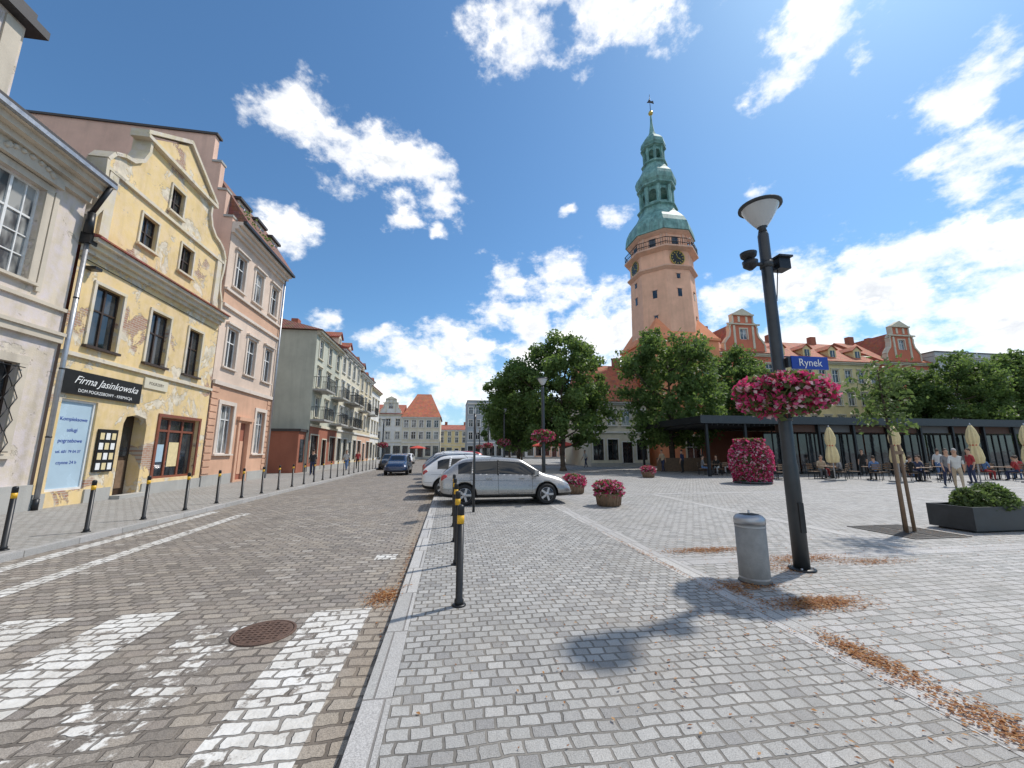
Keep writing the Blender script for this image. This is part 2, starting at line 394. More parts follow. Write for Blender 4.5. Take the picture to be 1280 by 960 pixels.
# ------------------------------------------------------------------ flower masses
def flower_mass(o,part,fn,n,size,seed,mat=None,green=.35):
    rr=random.Random(seed)
    pts=[(fn(rr),.7+.6*rr.random()) for _ in range(int(n*green))]
    vs,fs=quadcloud([( (p[0][0]*.93,p[0][1]*.93,p[0][2]),p[1]) for p in pts],size*1.2,rr); o.add(part+'_leaves',leafB,vs,fs)
    pts=[(fn(rr),.7+.6*rr.random()) for _ in range(n)]
    vs,fs=quadcloud(pts,size,rr,elong=1.1); o.add(part+'_blooms',mat or petalP,vs,fs)
def ball(rx,rz,cz):
    def f(r):
        v=Vector((r.gauss(0,1),r.gauss(0,1),r.gauss(0,1))).normalized()
        k=.78+.32*r.random()+.12*math.sin(v.x*9)*math.sin(v.y*8+v.z*7)
        return (v.x*rx*k,v.y*rx*k,cz+v.z*rz*k-(.14*r.random() if v.z<0 else 0))
    return f
# ------------------------------------------------------------------ street lamps
def lamp(x,y,detail=True,sign=False):
    o=Obj('street_lamp',(x,y,0))
    o.lathe('base_flange',black,[(.17,0),(.17,.02),(.12,.03)],20)
    o.lathe('post',dgrey,[(.1,.02),(.098,1.4),(.088,1.45),(.078,5.0),(.06,5.06)],20)
    o.box('access_door',black,-.04,.04,-.108,-.09,.5,.9)
    for a in range(4):
        t=a*math.pi/2+.78; o.lathe('bolts',zinc,[(.014,.02),(.014,.045)],6,math.cos(t)*.14,math.sin(t)*.14)
    o.lathe('lamp_neck',dgrey,[(.065,5.05),(.05,5.12),(.075,5.14)],20)
    o.lathe('lamp_bowl',lampglass,[(.07,5.141),(.14,5.24),(.21,5.36),(.265,5.47)],28,cap=False)
    o.lathe('lamp_inner',wframe,[(.05,5.145),(.05,5.3),(.03,5.33)],12)
    o.lathe('lamp_disc',dgrey,[(.27,5.471),(.31,5.485),(.31,5.51),(.2,5.55),(.05,5.57)],28)
    o.lathe('basket_rim',black,[(.28,2.2),(.42,2.3),(.42,2.33)],20,cap=False)
    flower_mass(o,'basket',ball(.57,.24,2.49),3000 if detail else 700,.068 if detail else .12,int(x*100+y),green=.5)
    if detail:
        o.tube('cross_arm',dgrey,(-.32,0,4.5),(.22,0,4.5),.03)
        o.box('speaker_bracket',dgrey,-.34,-.3,-.03,.03,4.45,4.62)
        o.lathe('speaker',black,[(.04,4.5),(.07,4.56),(.11,4.6),(.12,4.66),(.03,4.7)],16,-.32,-.02)
        o.lathe('loudspeaker_horn',black,[(.03,4.36),(.1,4.42),(.11,4.5)],16,-.34,-.06)
        o.box('camera_unit',black,.14,.34,-.1,.08,4.42,4.6); o.box('camera_hood',dgrey,.12,.36,-.14,.1,4.601,4.63)
        o.tube('band',dgrey,(0,0,2.05),(0,0,2.1),.1,n=20); o.tube('band',dgrey,(0,0,4.45),(0,0,4.55),.095,n=20)
        o.tube('cable',black,(.2,0,4.5),(.09,-.02,3.9),.008)
    if sign:
        o.box('sign_arm',dgrey,.08,.76,-.012,.012,3.01,3.03); o.box('sign_board',signblue,.11,.73,-.13,-.113,2.81,3.005)
        o.text('Rynek',.16,signwhite,(.42,-.134,2.905),'S','sign_lettering',.001)
        o.box('bracket',dgrey,.06,.11,-.12,.02,2.84,2.98)
    o.done()
lamp(4.85,5.11,True,True)
for y in (20.4,35.6,50.8,66): lamp(4.85,y,False)
lamp(-8,50,False)
o=Obj('litter_bin',(3.83,4.76,0))
o.lathe('body',concrete,[(.165,0),(.175,.01),(.175,.7)],32)
o.lathe('rim',zinc,[(.182,.701),(.182,.76),(.15,.8),(.12,.81),(.12,.79)],32)
o.box('mouth_plate',black,-.1,.1,-.06,.06,.811,.816)
o.tube('lid_post',zinc,(0,0,.8),(0,0,.86),.012); o.lathe('base_plate',dgrey,[(.19,.001),(.19,.012)],24)
for z in (.05,.66): o.lathe('bands',zinc,[(.178,z),(.178,z+.02)],32,cap=False)
o.done()
for (x,y) in ((4.81,11.79),(4.86,15.32),(4.9,26),(12.5,24)):
    o=Obj('flower_planter',(x,y,0))
    o.lathe('tub',wood,[(.3,.0),(.34,.03),(.38,.3),(.4,.34),(.4,.37),(.35,.37),(.34,.33)],20)
    for k in range(20):
        a=k*math.pi/10; o.tube('staves',wood,(.345*math.cos(a),.345*math.sin(a),.03),(.385*math.cos(a),.385*math.sin(a),.33),.014,n=5)
    flower_mass(o,'flowers',ball(.42,.22,.52),1500,.07,int(x*10+y)); o.done()
o=Obj('flower_pyramid',(15.63,18.91,0))
def pyr(r):
    t=r.random(); z=.1+2.1*t
    rad=1.0 if t<.6 else 1.0-.55*((t-.6)/.4)**2
    rad*=.85+.2*t if t<.3 else 1
    a=r.random()*6.283; k=rad*(.9+.14*r.random())
    if r.random()<.18: k*=r.random()**.5; z=2.2
    return (math.cos(a)*k*(.75 if z>2.19 else 1),math.sin(a)*k*(.75 if z>2.19 else 1),z+.06*math.sin(a*9))
o.lathe('frame_core',leafA,[(.7,.05),(.85,.5),(.9,1.3),(.6,2.0),(.3,2.1)],18)
flower_mass(o,'tower',pyr,6500,.11,3); o.lathe('base_tray',dgrey,[(.85,0),(.9,.12)],24); o.done()
o=Obj('shrub_planter',(11.35,7.1,0),0)
o.box('box_wall',dgrey,-.95,.95,-.4,-.36,.04,.5); o.box('box_wall',dgrey,-.95,.95,.36,.4,.04,.5); o.box('box_wall',dgrey,-.95,-.91,-.36,.36,.04,.5); o.box('box_wall',dgrey,.91,.95,-.36,.36,.04,.5)
o.box('soil',bark,-.909,.909,-.359,.359,.04,.44); o.box('feet',black,-.85,.85,-.3,.3,0,.039)
def shr(r):
    v=Vector((r.gauss(0,1),r.gauss(0,1),abs(r.gauss(0,1)))).normalized(); k=.5+.55*r.random()
    return (v.x*.72*k+.05,v.y*.42*k,.42+v.z*.46*k*(1+.15*math.sin(v.x*7)))
rr=random.Random(5); vs,fs=quadcloud([(shr(rr),.6+.7*rr.random()) for _ in range(5500)],.05,rr,elong=2.0); o.add('shrub_foliage',leafB,vs,fs)
o.done()

# ------------------------------------------------------------------ trees
def tree_mesh(seed,h=12.0,cr=4.2,base=2.4,ncl=175,npc=115,leaf=.2):
    rr=random.Random(seed); o=Obj('t')
    prev=Vector((0,0,0)); r=.22*h/12
    pts=[prev]
    for i in range(1,8):
        z=h*.78*i/7; p=Vector((rr.uniform(-.15,.15)*i*.4,rr.uniform(-.15,.15)*i*.4,z)); pts.append(p)
    for i in range(7):
        o.tube('trunk',bark,pts[i],pts[i+1],r*(1-i/8.2),r*(1-(i+1)/8.2),10)
    o.tube('trunk',bark,(0,0,-.02),(0,0,.35),r*1.5,r*1.02,10)
    clumps=[]
    nl=16
    for k in range(nl):
        t=.2+.75*k/nl; i=min(6,int(t*7)); st=pts[i].lerp(pts[i+1],t*7-i) if t*7-i<=1 else pts[i+1]
        st=Vector((st.x,st.y,max(st.z,base*.8)))
        a=k*2.4+rr.uniform(-.4,.4)
        zc=(st.z-base)/(h-base)
        wid=cr*math.sin(math.pi*min(.93,max(.22,zc*.8+.22)))
        L=wid*rr.uniform(.6,.95)
        en=st+Vector((math.cos(a)*L,math.sin(a)*L,L*rr.uniform(.35,.75)))
        mid=st.lerp(en,.5)+Vector((0,0,-.1*L))
        o.tube('limbs',bark,st,mid,.09*h/12,.055*h/12,6); o.tube('limbs',bark,mid,en,.055*h/12,.02,6)
        for q in range(3):
            s0=mid.lerp(en,q/3+.1); e2=s0+Vector((rr.uniform(-1,1),rr.uniform(-1,1),rr.uniform(0,.9)))*L*.35
            o.tube('limbs',bark,s0,e2,.03,.012,5); clumps.append((e2,rr.uniform(.6,1.0)*cr*.2))
        clumps.append((en,rr.uniform(.7,1.1)*cr*.22))
    while len(clumps)<ncl:
        z=rr.random(); zz=base+(h-base)*z
        prof=(math.sin(math.pi*(z*.84+.14)))**.6
        a=rr.random()*6.283; rad=cr*prof*(rr.random()**.42)*(1+.13*math.sin(a*3+seed)+.08*math.sin(a*5+zz))
        clumps.append((Vector((math.cos(a)*rad,math.sin(a)*rad,zz)),rr.uniform(.5,1.1)*cr*.2))
    P=[]
    for c,cr_ in clumps:
        for _ in range(npc):
            v=Vector((rr.gauss(0,1),rr.gauss(0,1),rr.gauss(0,.75))); v=v.normalized()*cr_*(rr.random()**.4)*rr.uniform(.7,1.3)
            P.append((c+v,.6+.8*rr.random()))
    vs,fs=quadcloud(P,leaf,rr); o.add('foliage',leafA,vs,fs)
    res={}
    for (pn,mn),(vs,fs,mat,sm) in o.parts.items():
        me=bpy.data.meshes.new(pn); me.from_pydata(vs,[],fs); me.materials.append(mat)
        if sm: me.polygons.foreach_set('use_smooth',[True]*len(me.polygons))
        res[pn]=me
    return res
TM=[tree_mesh(1),tree_mesh(2,cr=4.0),tree_mesh(3,cr=4.5,base=2.3)]
def tree(x,y,h,k,rot,name='linden_tree',w=1.0):
    e=bpy.data.objects.new(name,None); COL.objects.link(e); e.location=(x,y,0); e.rotation_euler=(0,0,rot); e.scale=(h/12*w,h/12*w,h/12)
    for pn,me in TM[k].items():
        ob=bpy.data.objects.new(pn,me); COL.objects.link(ob); ob.parent=e
for (x,y,h,k,rot,w) in ((9.8,33.9,12.1,0,.3,1.02),(6.6,38,10.3,1,1.4,1.05),(19.2,32.4,12.5,2,.8,1.0),(30,37.4,12.4,1,2.2,.95),(51,37,10.8,1,5,1),(54,34,11.9,0,2,1),(60.5,33.5,12.1,1,3,1.05),(67,34,11.8,2,.4,1),(9,60,11,1,.9,1),(13,72,10,0,2.6,1)):
    tree(x,y,h,k,rot,w=w)
o=Obj('young_tree',(9.23,7.1,0))
o.tube('trunk',bark,(0,0,0),(.02,.02,2.0),.03,.024,8); o.tube('trunk',bark,(.02,.02,2.0),(.0,.05,3.5),.024,.008,8)
rr=random.Random(11); P=[]
for k in range(14):
    a=k*2.4; z=2.0+k*.1; L=rr.uniform(.35,.85)*(1-.35*abs(k-7)/8)
    en=Vector((math.cos(a)*L,math.sin(a)*L,z+L*.6)); o.tube('branches',bark,(.01,.02,z),en,.01,.004,5)
    for q in range(6):
        c=Vector((0,0,z)).lerp(en,.3+.14*q)
        for _ in range(8): P.append((c+Vector((rr.gauss(0,.12),rr.gauss(0,.12),rr.gauss(0,.1))),.6+.7*rr.random()))
vs,fs=quadcloud(P,.075,rr); o.add('foliage',leafB,vs,fs)
o.tube('stakes',wood,(-.12,-.12,0),(-.12,-.1,1.75),.032,n=8); o.tube('stakes',wood,(.16,-.05,0),(.14,-.03,1.75),.032,n=8)
o.box('stake_tie',wood,-.12,.14,-.1,-.07,1.55,1.62)
gr=simple('tree_grate_steel',(.1,.095,.09),.6,.5,.2)
o.box('grate_frame',gr,-.65,.65,-.65,-.61,.001,.016); o.box('grate_frame',gr,-.65,.65,.61,.65,.001,.016); o.box('grate_frame',gr,-.65,-.61,-.609,.609,.001,.016); o.box('grate_frame',gr,.61,.65,-.609,.609,.001,.016)
for k in range(-9,10):
    if k!=0: o.box('grate_bars',gr,k*.062-.014,k*.062+.014,-.609,.609,.001,.012)
o.done()

# ------------------------------------------------------------------ leaf litter
o=Obj('leaf_litter'); rr=random.Random(9); P=[]
def patch(cx,cy,sx,sy,n,z=.008):
    for _ in range(n):
        u=rr.gauss(0,.45); v=rr.gauss(0,.45)
        x=cx+u*sx; y=cy+v*sy
        zz=z+rr.random()*.012
        if x<-.52: zz+=RZ
        a=rr.random()*6.28; k=rr.uniform(.006,.015)
        P.append((x,y,zz,a,k))
patch(4.25,6.3,.8,.2,1300); patch(5.3,5.6,.9,.25,1100); patch(4.6,5.2,.4,.3,300); patch(3.95,4.0,.6,.2,1700); patch(3.35,4.5,.12,.5,250)
patch(3.3,2.95,.16,.5,850); patch(3.25,2.15,.22,.5,700); patch(3.6,4.6,.5,.18,500); patch(6.2,5.3,.7,.2,500)
patch(3.1,6,.06,3,300); patch(-.72,5.2,.22,.3,700,.01); patch(-.6,7,.06,2.5,250,.01); patch(3.5,3.4,2.5,2.0,450); patch(2,4,2,3,160); patch(8,6,5,2,350); patch(10,7,1.2,.8,200)
vs=[];fs=[]
for x,y,z,a,k in P:
    n=len(vs); c=math.cos(a);s_=math.sin(a)
    for (px,py,pz) in ((-1.4,0,0),(0,.7,.4*rr.random()),(1.4,0,0),(0,-.7,.4*rr.random())):
        vs.append((x+(px*c-py*s_)*k,y+(px*s_+py*c)*k,z+pz*k))
    fs.append((n,n+1,n+2,n+3))
o.add('leaves',litterm,vs,fs); o.done()

# ------------------------------------------------------------------ LEFT buildings
XF=-11.5
o=Obj('beige_house',(XF,0,0)); o.frame('E')
wins=[(u,u+1.4,6.2,8.9) for u in (10.6,7.9,5.2,2.5,-.2)]
gf=[(u,u+1.5,1.5,3.95) for u in (10.75,7.8,4.8,-.5)]+[(2.4,3.6,.1,3.0)]
o.wall('walls',beige,[(-4,0),(13.2,0),(13.2,9.6),(-4,9.6)],wins+gf,0,.22)
for w in wins:
    o.window(*w,rec=.2,fr=wframe,gl=glassC,cols=2,tr=.66,trim=beige_trim,tw=.2,sill=beige_trim)
    c=(w[0]+w[1])/2
    prof=[(c-1.0,9.12),(c-.95,9.3),(c-.55,9.32),(c-.35,9.5),(c,9.58),(c+.35,9.5),(c+.55,9.32),(c+.95,9.3),(c+1.0,9.12)]
    o.prism('rococo_pediment',beige_trim,prof,.06,.2,'y')
    for k in range(9):
        a=k/8*math.pi; o.lathe('stucco_scrolls',beige_trim,[(.03,.0+9.22+.14*math.sin(a)),(.085,9.28+.14*math.sin(a)),(.03,9.36+.14*math.sin(a))],8,c-.6*math.cos(a),.2)
    for sx in (w[0]-.35,w[1]+.22): o.box('pilaster_strip',beige_trim,sx,sx+.13,.001,.07,6.0,9.0)
    for zz in (6.85,7.4): o.box('muntins',wframe,w[0]+.056,w[1]-.056,-.185,-.145,zz,zz+.03)
    for uu in (.3,1.07): o.box('muntins',wframe,w[0]+uu,w[0]+uu+.03,-.186,-.146,6.26,8.84)
for w in gf[:4]:
    o.window(*w,rec=.2,fr=bframe,gl=glassD,cols=2,tr=.6,trim=beige_trim,tw=.22,sill=beige_trim)
    n=9
    for k in range(n):
        for q in range(8):
            u=w[0]+(w[1]-w[0])*k/(n-1); z=w[2]+.04+q*.295; s1=.075 if (q+k)%2 else -.075
            o.tube('iron_grille',black,(u+s1,.08+.006*(k%2),z),(u-s1,.08+.006*(k%2),z+.295),.011,n=5)
    for z in (w[2]+.1,w[3]-.1): o.tube('iron_grille',black,(w[0]-.1,.1,z),(w[1]+.1,.1,z),.013,n=5)
o.window(*gf[4],rec=.2,fr=bframe,gl=glassD,trim=beige_trim,tw=.25)
o.box('string_course',beige_trim,-4,13.2,.001,.12,4.75,4.95); o.box('string_course',beige_trim,-4,13.2,.001,.18,4.952,5.05)
o.box('string_course',beige_trim,-4,13.2,.001,.09,5.7,5.8)
o.box('plinth',stone,-4,13.2,.001,.1,0,.7)
for k,(z0,z1,dd) in enumerate(((9.3,9.5,.15),(9.502,9.68,.3),(9.682,9.86,.5),(9.862,10.0,.62))): o.box('cornice',beige_trim,-4,13.2 if k>1 else 13.19,-.1,dd,z0,z1)
o.prism('roof',slate,[(.72,10.0),(.72,10.1),(-1.2,11.5),(-5,13.2),(-9,10.1),(-9,9.9)],-4.2,13.25,'x')
o.box('attic_wall',beige,6,11.2,-4,-.55,10.3,13.3); o.box('attic_cornice',slate,5.8,11.5,-4.2,-.25,13.3,13.55); o.box('attic_roof',slate,6.0,11.3,-4,-.45,13.552,13.9)
o.box('attic_pilasters',beige_trim,10.7,11.1,-.549,-.5,10.8,13.2); o.box('attic_pilasters',beige_trim,8.1,8.5,-.549,-.5,10.8,13.2)
o.window(8.9,10.2,11.3,12.8,d=-.4,rec=.1,fr=wframe,trim=beige_trim)
o.box('gutter',zinc,-4,13.25,.621,.74,9.88,10.0)
o.tube('gutter_outlet',black,(13.1,.66,9.85),(13.2,.2,9.0),.07); o.tube('gutter_outlet',black,(13.2,.2,9.0),(13.2,.2,8.3),.1,.12)
o.box('end_wall',beige,13.18,13.199,-9,-.3,0,9.8)
o.done()
o=Obj('yellow_gabled_house',(XF,13.3,0)); o.frame('E')
W=7.55
w1=[(.75,1.85,4.95,7.0),(3.2,4.25,4.95,7.0),(5.45,6.4,4.95,7.0)]
gf=[(.35,1.6,.45,3.2),(4.5,7.0,.55,3.0)]
arch=[(2.75,.05),(3.85,.05),(3.85,2.6),(3.75,2.85),(3.3,2.95),(2.85,2.85),(2.75,2.6)]
o.wall('walls',yellow,[(0,0),(W,0),(W,8.0),(0,8.0)],w1+gf+[arch],0,.22)
for w in w1: o.window(*w,rec=.18,fr=bframe,gl=glassD,cols=2,tr=.6,trim=yellow_trim,tw=.1,sill=bframe)
o.window(*gf[1],rec=.2,fr=rframe,gl=glassD,cols=3,tr=.78,trim=rframe,tw=.12,fw=.09)
o.box('shop_posters',poster,4.8,5.2,-.17,-.165,1.2,1.9); o.box('shop_posters',canvas,5.5,6.1,-.17,-.165,1.0,2.0)
o.window(*gf[0],rec=.12,fr=wframe,gl=poster,cols=1,tr=0,fw=.07)
for k,(tx,sz) in enumerate((('Kompleksowe',.16),('uslugi',.16),('pogrzebowe',.16),('tel. 601 79 04 37',.12),('czynne 24 h',.14))):
    o.text(tx,sz,signblue,(-.095,.975,2.6-.33*k),'E','window_lettering',.001)
o.box('door_back',bframe,2.75,3.85,-.5,-.45,.05,2.95); o.box('door_panels',wood,2.9,3.3,-.45,-.42,.3,1.3); o.box('door_panels',wood,3.36,3.7,-.45,-.42,.3,1.3); o.box('door_glass',glassD,2.9,3.7,-.45,-.42,1.45,2.5)
o.box('recess_sides',yellow,2.70,2.749,-.5,-.221,.05,2.9); o.box('recess_sides',yellow,3.851,3.9,-.5,-.221,.05,2.9)
o.box('doorstep',stone,2.6,4.0,.001,.35,.0,.12)
o.box('notice_board',black,1.75,2.5,.001,.07,.95,2.35)
for i in range(4):
    for j in range(3): o.box('notices',canvas if (i+j)%2 else signwhite,1.8+j*.23,1.96+j*.23,.071,.075,1.02+i*.33,1.24+i*.33)
o.box('name_board',signblack,.1,3.2,.001,.09,3.35,4.08)
o.text('Firma Jasinkowska',.34,signwhite,(.095,1.75,3.8),'E','name_lettering',.001,shear=.5)
o.text('DOM POGRZEBOWY - KREMACJA',.14,signwhite,(.095,1.75,3.48),'E','name_lettering',.001)
o.box('small_sign',cream2,3.35,4.6,.001,.05,4.0,4.4)
o.text('POGRZEBY',.16,bframe,(.053,3.97,4.2),'E','small_sign_lettering',.001)
o.box('plinth',stone,0,.34,.001,.05,0,.42);o.box('plinth',stone,1.61,2.59,.001,.05,0,.42); o.box('plinth',stone,4.01,W,.001,.05,0,.42)
o.box('string_course',yellow_trim,0,W,.001,.1,4.5,4.62)
for z0,z1,dd in ((7.8,7.95,.12),(7.952,8.12,.26),(8.122,8.25,.42)): o.box('cornice',yellow_trim,0,W,.001,dd,z0,z1)
o.prism('cornice_tiles',tile_red,[(.5,8.252),(.5,8.3),(-.02,8.5),(-.02,8.252)],0,W,'x')
cx=3.8
half=[(3.65,8.26),(3.6,9.0),(3.35,9.5),(3.3,10.0),(3.42,10.6),(3.45,11.2),(3.25,11.55),(2.9,11.75),(2.5,11.85),(2.1,12.2),(1.9,12.7),(1.9,13.3)]
outl=[(cx+a,b) for a,b in half]+[(cx-a,b) for a,b in half[::-1]]
gw=[(2.1,2.9,9.2,10.4),(4.3,5.1,9.2,10.4),(3.3,4.05,11.35,12.45)]
o.wall('gable',yellow,outl,gw,-.05,.2)
for w in gw: o.window(*w,d=-.05,rec=.17,fr=bframe,gl=glassD,cols=2,tr=.5,trim=yellow_trim,tw=.08,sill=yellow_trim)
for sgn in (1,-1):
    for i in range(len(half)-1):
        a=half[i];b=half[i+1]; p=(cx+sgn*a[0],a[1]);q=(cx+sgn*b[0],b[1])
        dx,dz=q[0]-p[0],q[1]-p[1]; L=math.hypot(dx,dz); nx,nz=dz/L*sgn,-dx/L*sgn
        prof=[(p[0],p[1]),(q[0],q[1]),(q[0]+nx*.12,q[1]+nz*.12),(p[0]+nx*.12,p[1]+nz*.12)]
        o.prism('gable_coping',yellow_trim,prof,-.55,.06+.0007*i,'y')
o.prism('gable_back',yellow,[(p[0],p[1]) for p in outl],-.6,-.45,'y')
o.box('gable_band',yellow_trim,.3,W-.25,-.049,.05,10.9,11.02)
o.prism('pediment',yellow,[(cx-2.0,13.3),(cx+2.0,13.3),(cx,14.7)],-.5,.0,'y')
o.box('pediment_trim',yellow_trim,cx-2.25,cx+2.25,-.5,.15,13.18,13.32)
for sgn in (1,-1):
    o.prism('pediment_trim',yellow_trim,[(cx+sgn*2.25,13.322),(cx+sgn*2.25,13.48),(cx,14.98),(cx,14.8)],-.5,.12+.002*sgn,'y')
for u in (.45,6.75): o.box('pilasters',yellow_trim,u,u+.35,-.049,.04,8.6,10.88)
o.prism('roof',tile_red,[(-.2,8.3),(cx,13.0),(W+.05,8.3),(W+.05,8.1),(cx,12.8),(-.2,8.1)],-14,-.62,'y')
o.box('downpipe_hopper',black,-.12,.16,.02,.3,8.0,8.35)
o.tube('downpipe',zinc,(-.02,.16,8.1),(-.02,.16,.3),.06); o.tube('downpipe',black,(-.02,.16,.3),(-.02,.16,.0),.07)
for z in (2,4,6.2): o.tube('pipe_clips',black,(-.02,.16,z),(-.02,.16,z+.04),.07)
o.box('chimney',redbrick,5.2,5.8,-5,-4.4,11,13.6)
o.tube('cable',black,(0,.03,7.6),(W,.03,7.5),.012,n=5); o.box('lamp_fixture',black,.25,.5,.001,.3,7.3,7.4)
o.done()
o=Obj('pink_townhouse',(XF,20.9,0)); o.frame('E'); W=6.6
cols3=[.75,2.85,4.95]
up=[(u,u+1.0,10.2,12.1) for u in cols3]; mid=[(u,u+1.0,5.9,8.0) for u in cols3]; g=[(.9,2.15,1.5,4.0),(2.9,3.9,.1,3.2),(4.7,5.8,1.5,4.0)]
o.wall('walls_upper',pink,[(0,5.0),(W,5.0),(W,13.3),(0,13.3)],up+mid,0,.2)
o.wall('walls_ground',salmon,[(0,0),(W,0),(W,5.0),(0,5.0)],g,.03,.22)
for w in up+mid: o.window(*w,rec=.16,fr=wframe,cols=2,tr=.65,trim=pink_trim,tw=.14,sill=pink_trim,hood=pink_trim)
for w in (g[0],g[2]): o.window(*w,d=.03,rec=.2,fr=wframe,gl=glassC,cols=3,tr=.7,trim=pink_trim,tw=.2,sill=pink_trim)
o.box('door',redbrick,2.9,3.9,-.17,-.12,.1,3.2); o.box('door_surround',salmon,2.7,2.9,.031,.12,0,3.3); o.box('door_surround',salmon,3.9,4.1,.031,.12,0,3.3); o.box('door_surround',salmon,2.6,4.2,.031,.2,3.302,3.5)
o.box('door_panels',salmon,3.0,3.35,-.12,-.1,.4,2.2);o.box('door_panels',salmon,3.45,3.8,-.12,-.1,.4,2.2)
o.box('string_course',pink_trim,0,W,.031,.14,4.9,5.1); o.box('band_upper',pink_trim,0,W,.001,.12,8.9,9.05); o.box('frieze',peach,0,W,.001,.03,9.06,9.75); o.box('band_upper',pink_trim,0,W,.001,.14,9.76,9.88)
for k in range(14): o.box('rustication',salmon,0.02,.6,.031,.06,.25+k*.33,.5+k*.33); o.box('rustication',salmon,5.98,W-.02,.031,.06,.25+k*.33,.5+k*.33)
for z0,z1,dd in ((12.9,13.1,.14),(13.102,13.3,.3),(13.302,13.5,.5)): o.box('cornice',pink_trim,0,W,-.05,dd,z0,z1)
o.prism('mansard_roof',tile_br,[(.62,13.502),(.62,13.6),(-1.4,16.6),(-6,18.0),(-12,18.0),(-12,13.502)],.35,W,'x')
o.box('gutter',black,.0,W+.1,.5,.66,13.42,13.56)
prof=[(0,0),(0,13.7),(-.45,13.7),(-.45,15.2),(-.9,15.2),(-.9,16.8),(-1.35,16.8),(-1.35,18.4),(-22,18.6),(-22,0)]
o.prism('firewall',brownwall,[(a-.02,b) for a,b in prof],-.02,.34,'x')
o.prism('firewall_coping',slate,[(-1.25,18.4),(-1.25,18.52),(-22,18.72),(-22,18.6)],-.1,.42,'x')
for a,b in ((.02,13.7),(-.43,15.2),(-.88,16.8)): o.box('firewall_steps',stone,-.08,.4,a-.47,a,b+.001,b+.12)
for u in (1.2,3.2,5.2):
    o.box('dormer',pink,u,u+1.1,-2.3,-.5,14.2,15.5); o.box('dormer_roof',slate,u-.12,u+1.22,-2.5,-.35,15.501,15.65); o.box('dormer_window',glassD,u+.2,u+.9,-.5,-.47,14.5,15.3)
    o.box('dormer_window_frame',wframe,u+.52,u+.58,-.47,-.45,14.5,15.3)
rr=random.Random(4); vs,fs=quadcloud([((rr.uniform(.5,4),rr.uniform(-.3,.35),13.7+abs(rr.gauss(0,.35))),1) for _ in range(500)],.12,rr); o.add('roof_plants',leafA,vs,fs)
o.box('end_wall_far',pink,W-.02,W-.001,-12,-.1,0,13.4); o.box('plinth',stone,0,2.55,.031,.08,0,.5); o.box('plinth',stone,4.25,W,.031,.08,0,.5)
o.tube('downpipe',zinc,(W-.12,.14,13.4),(W-.12,.14,0),.055)
o.done()

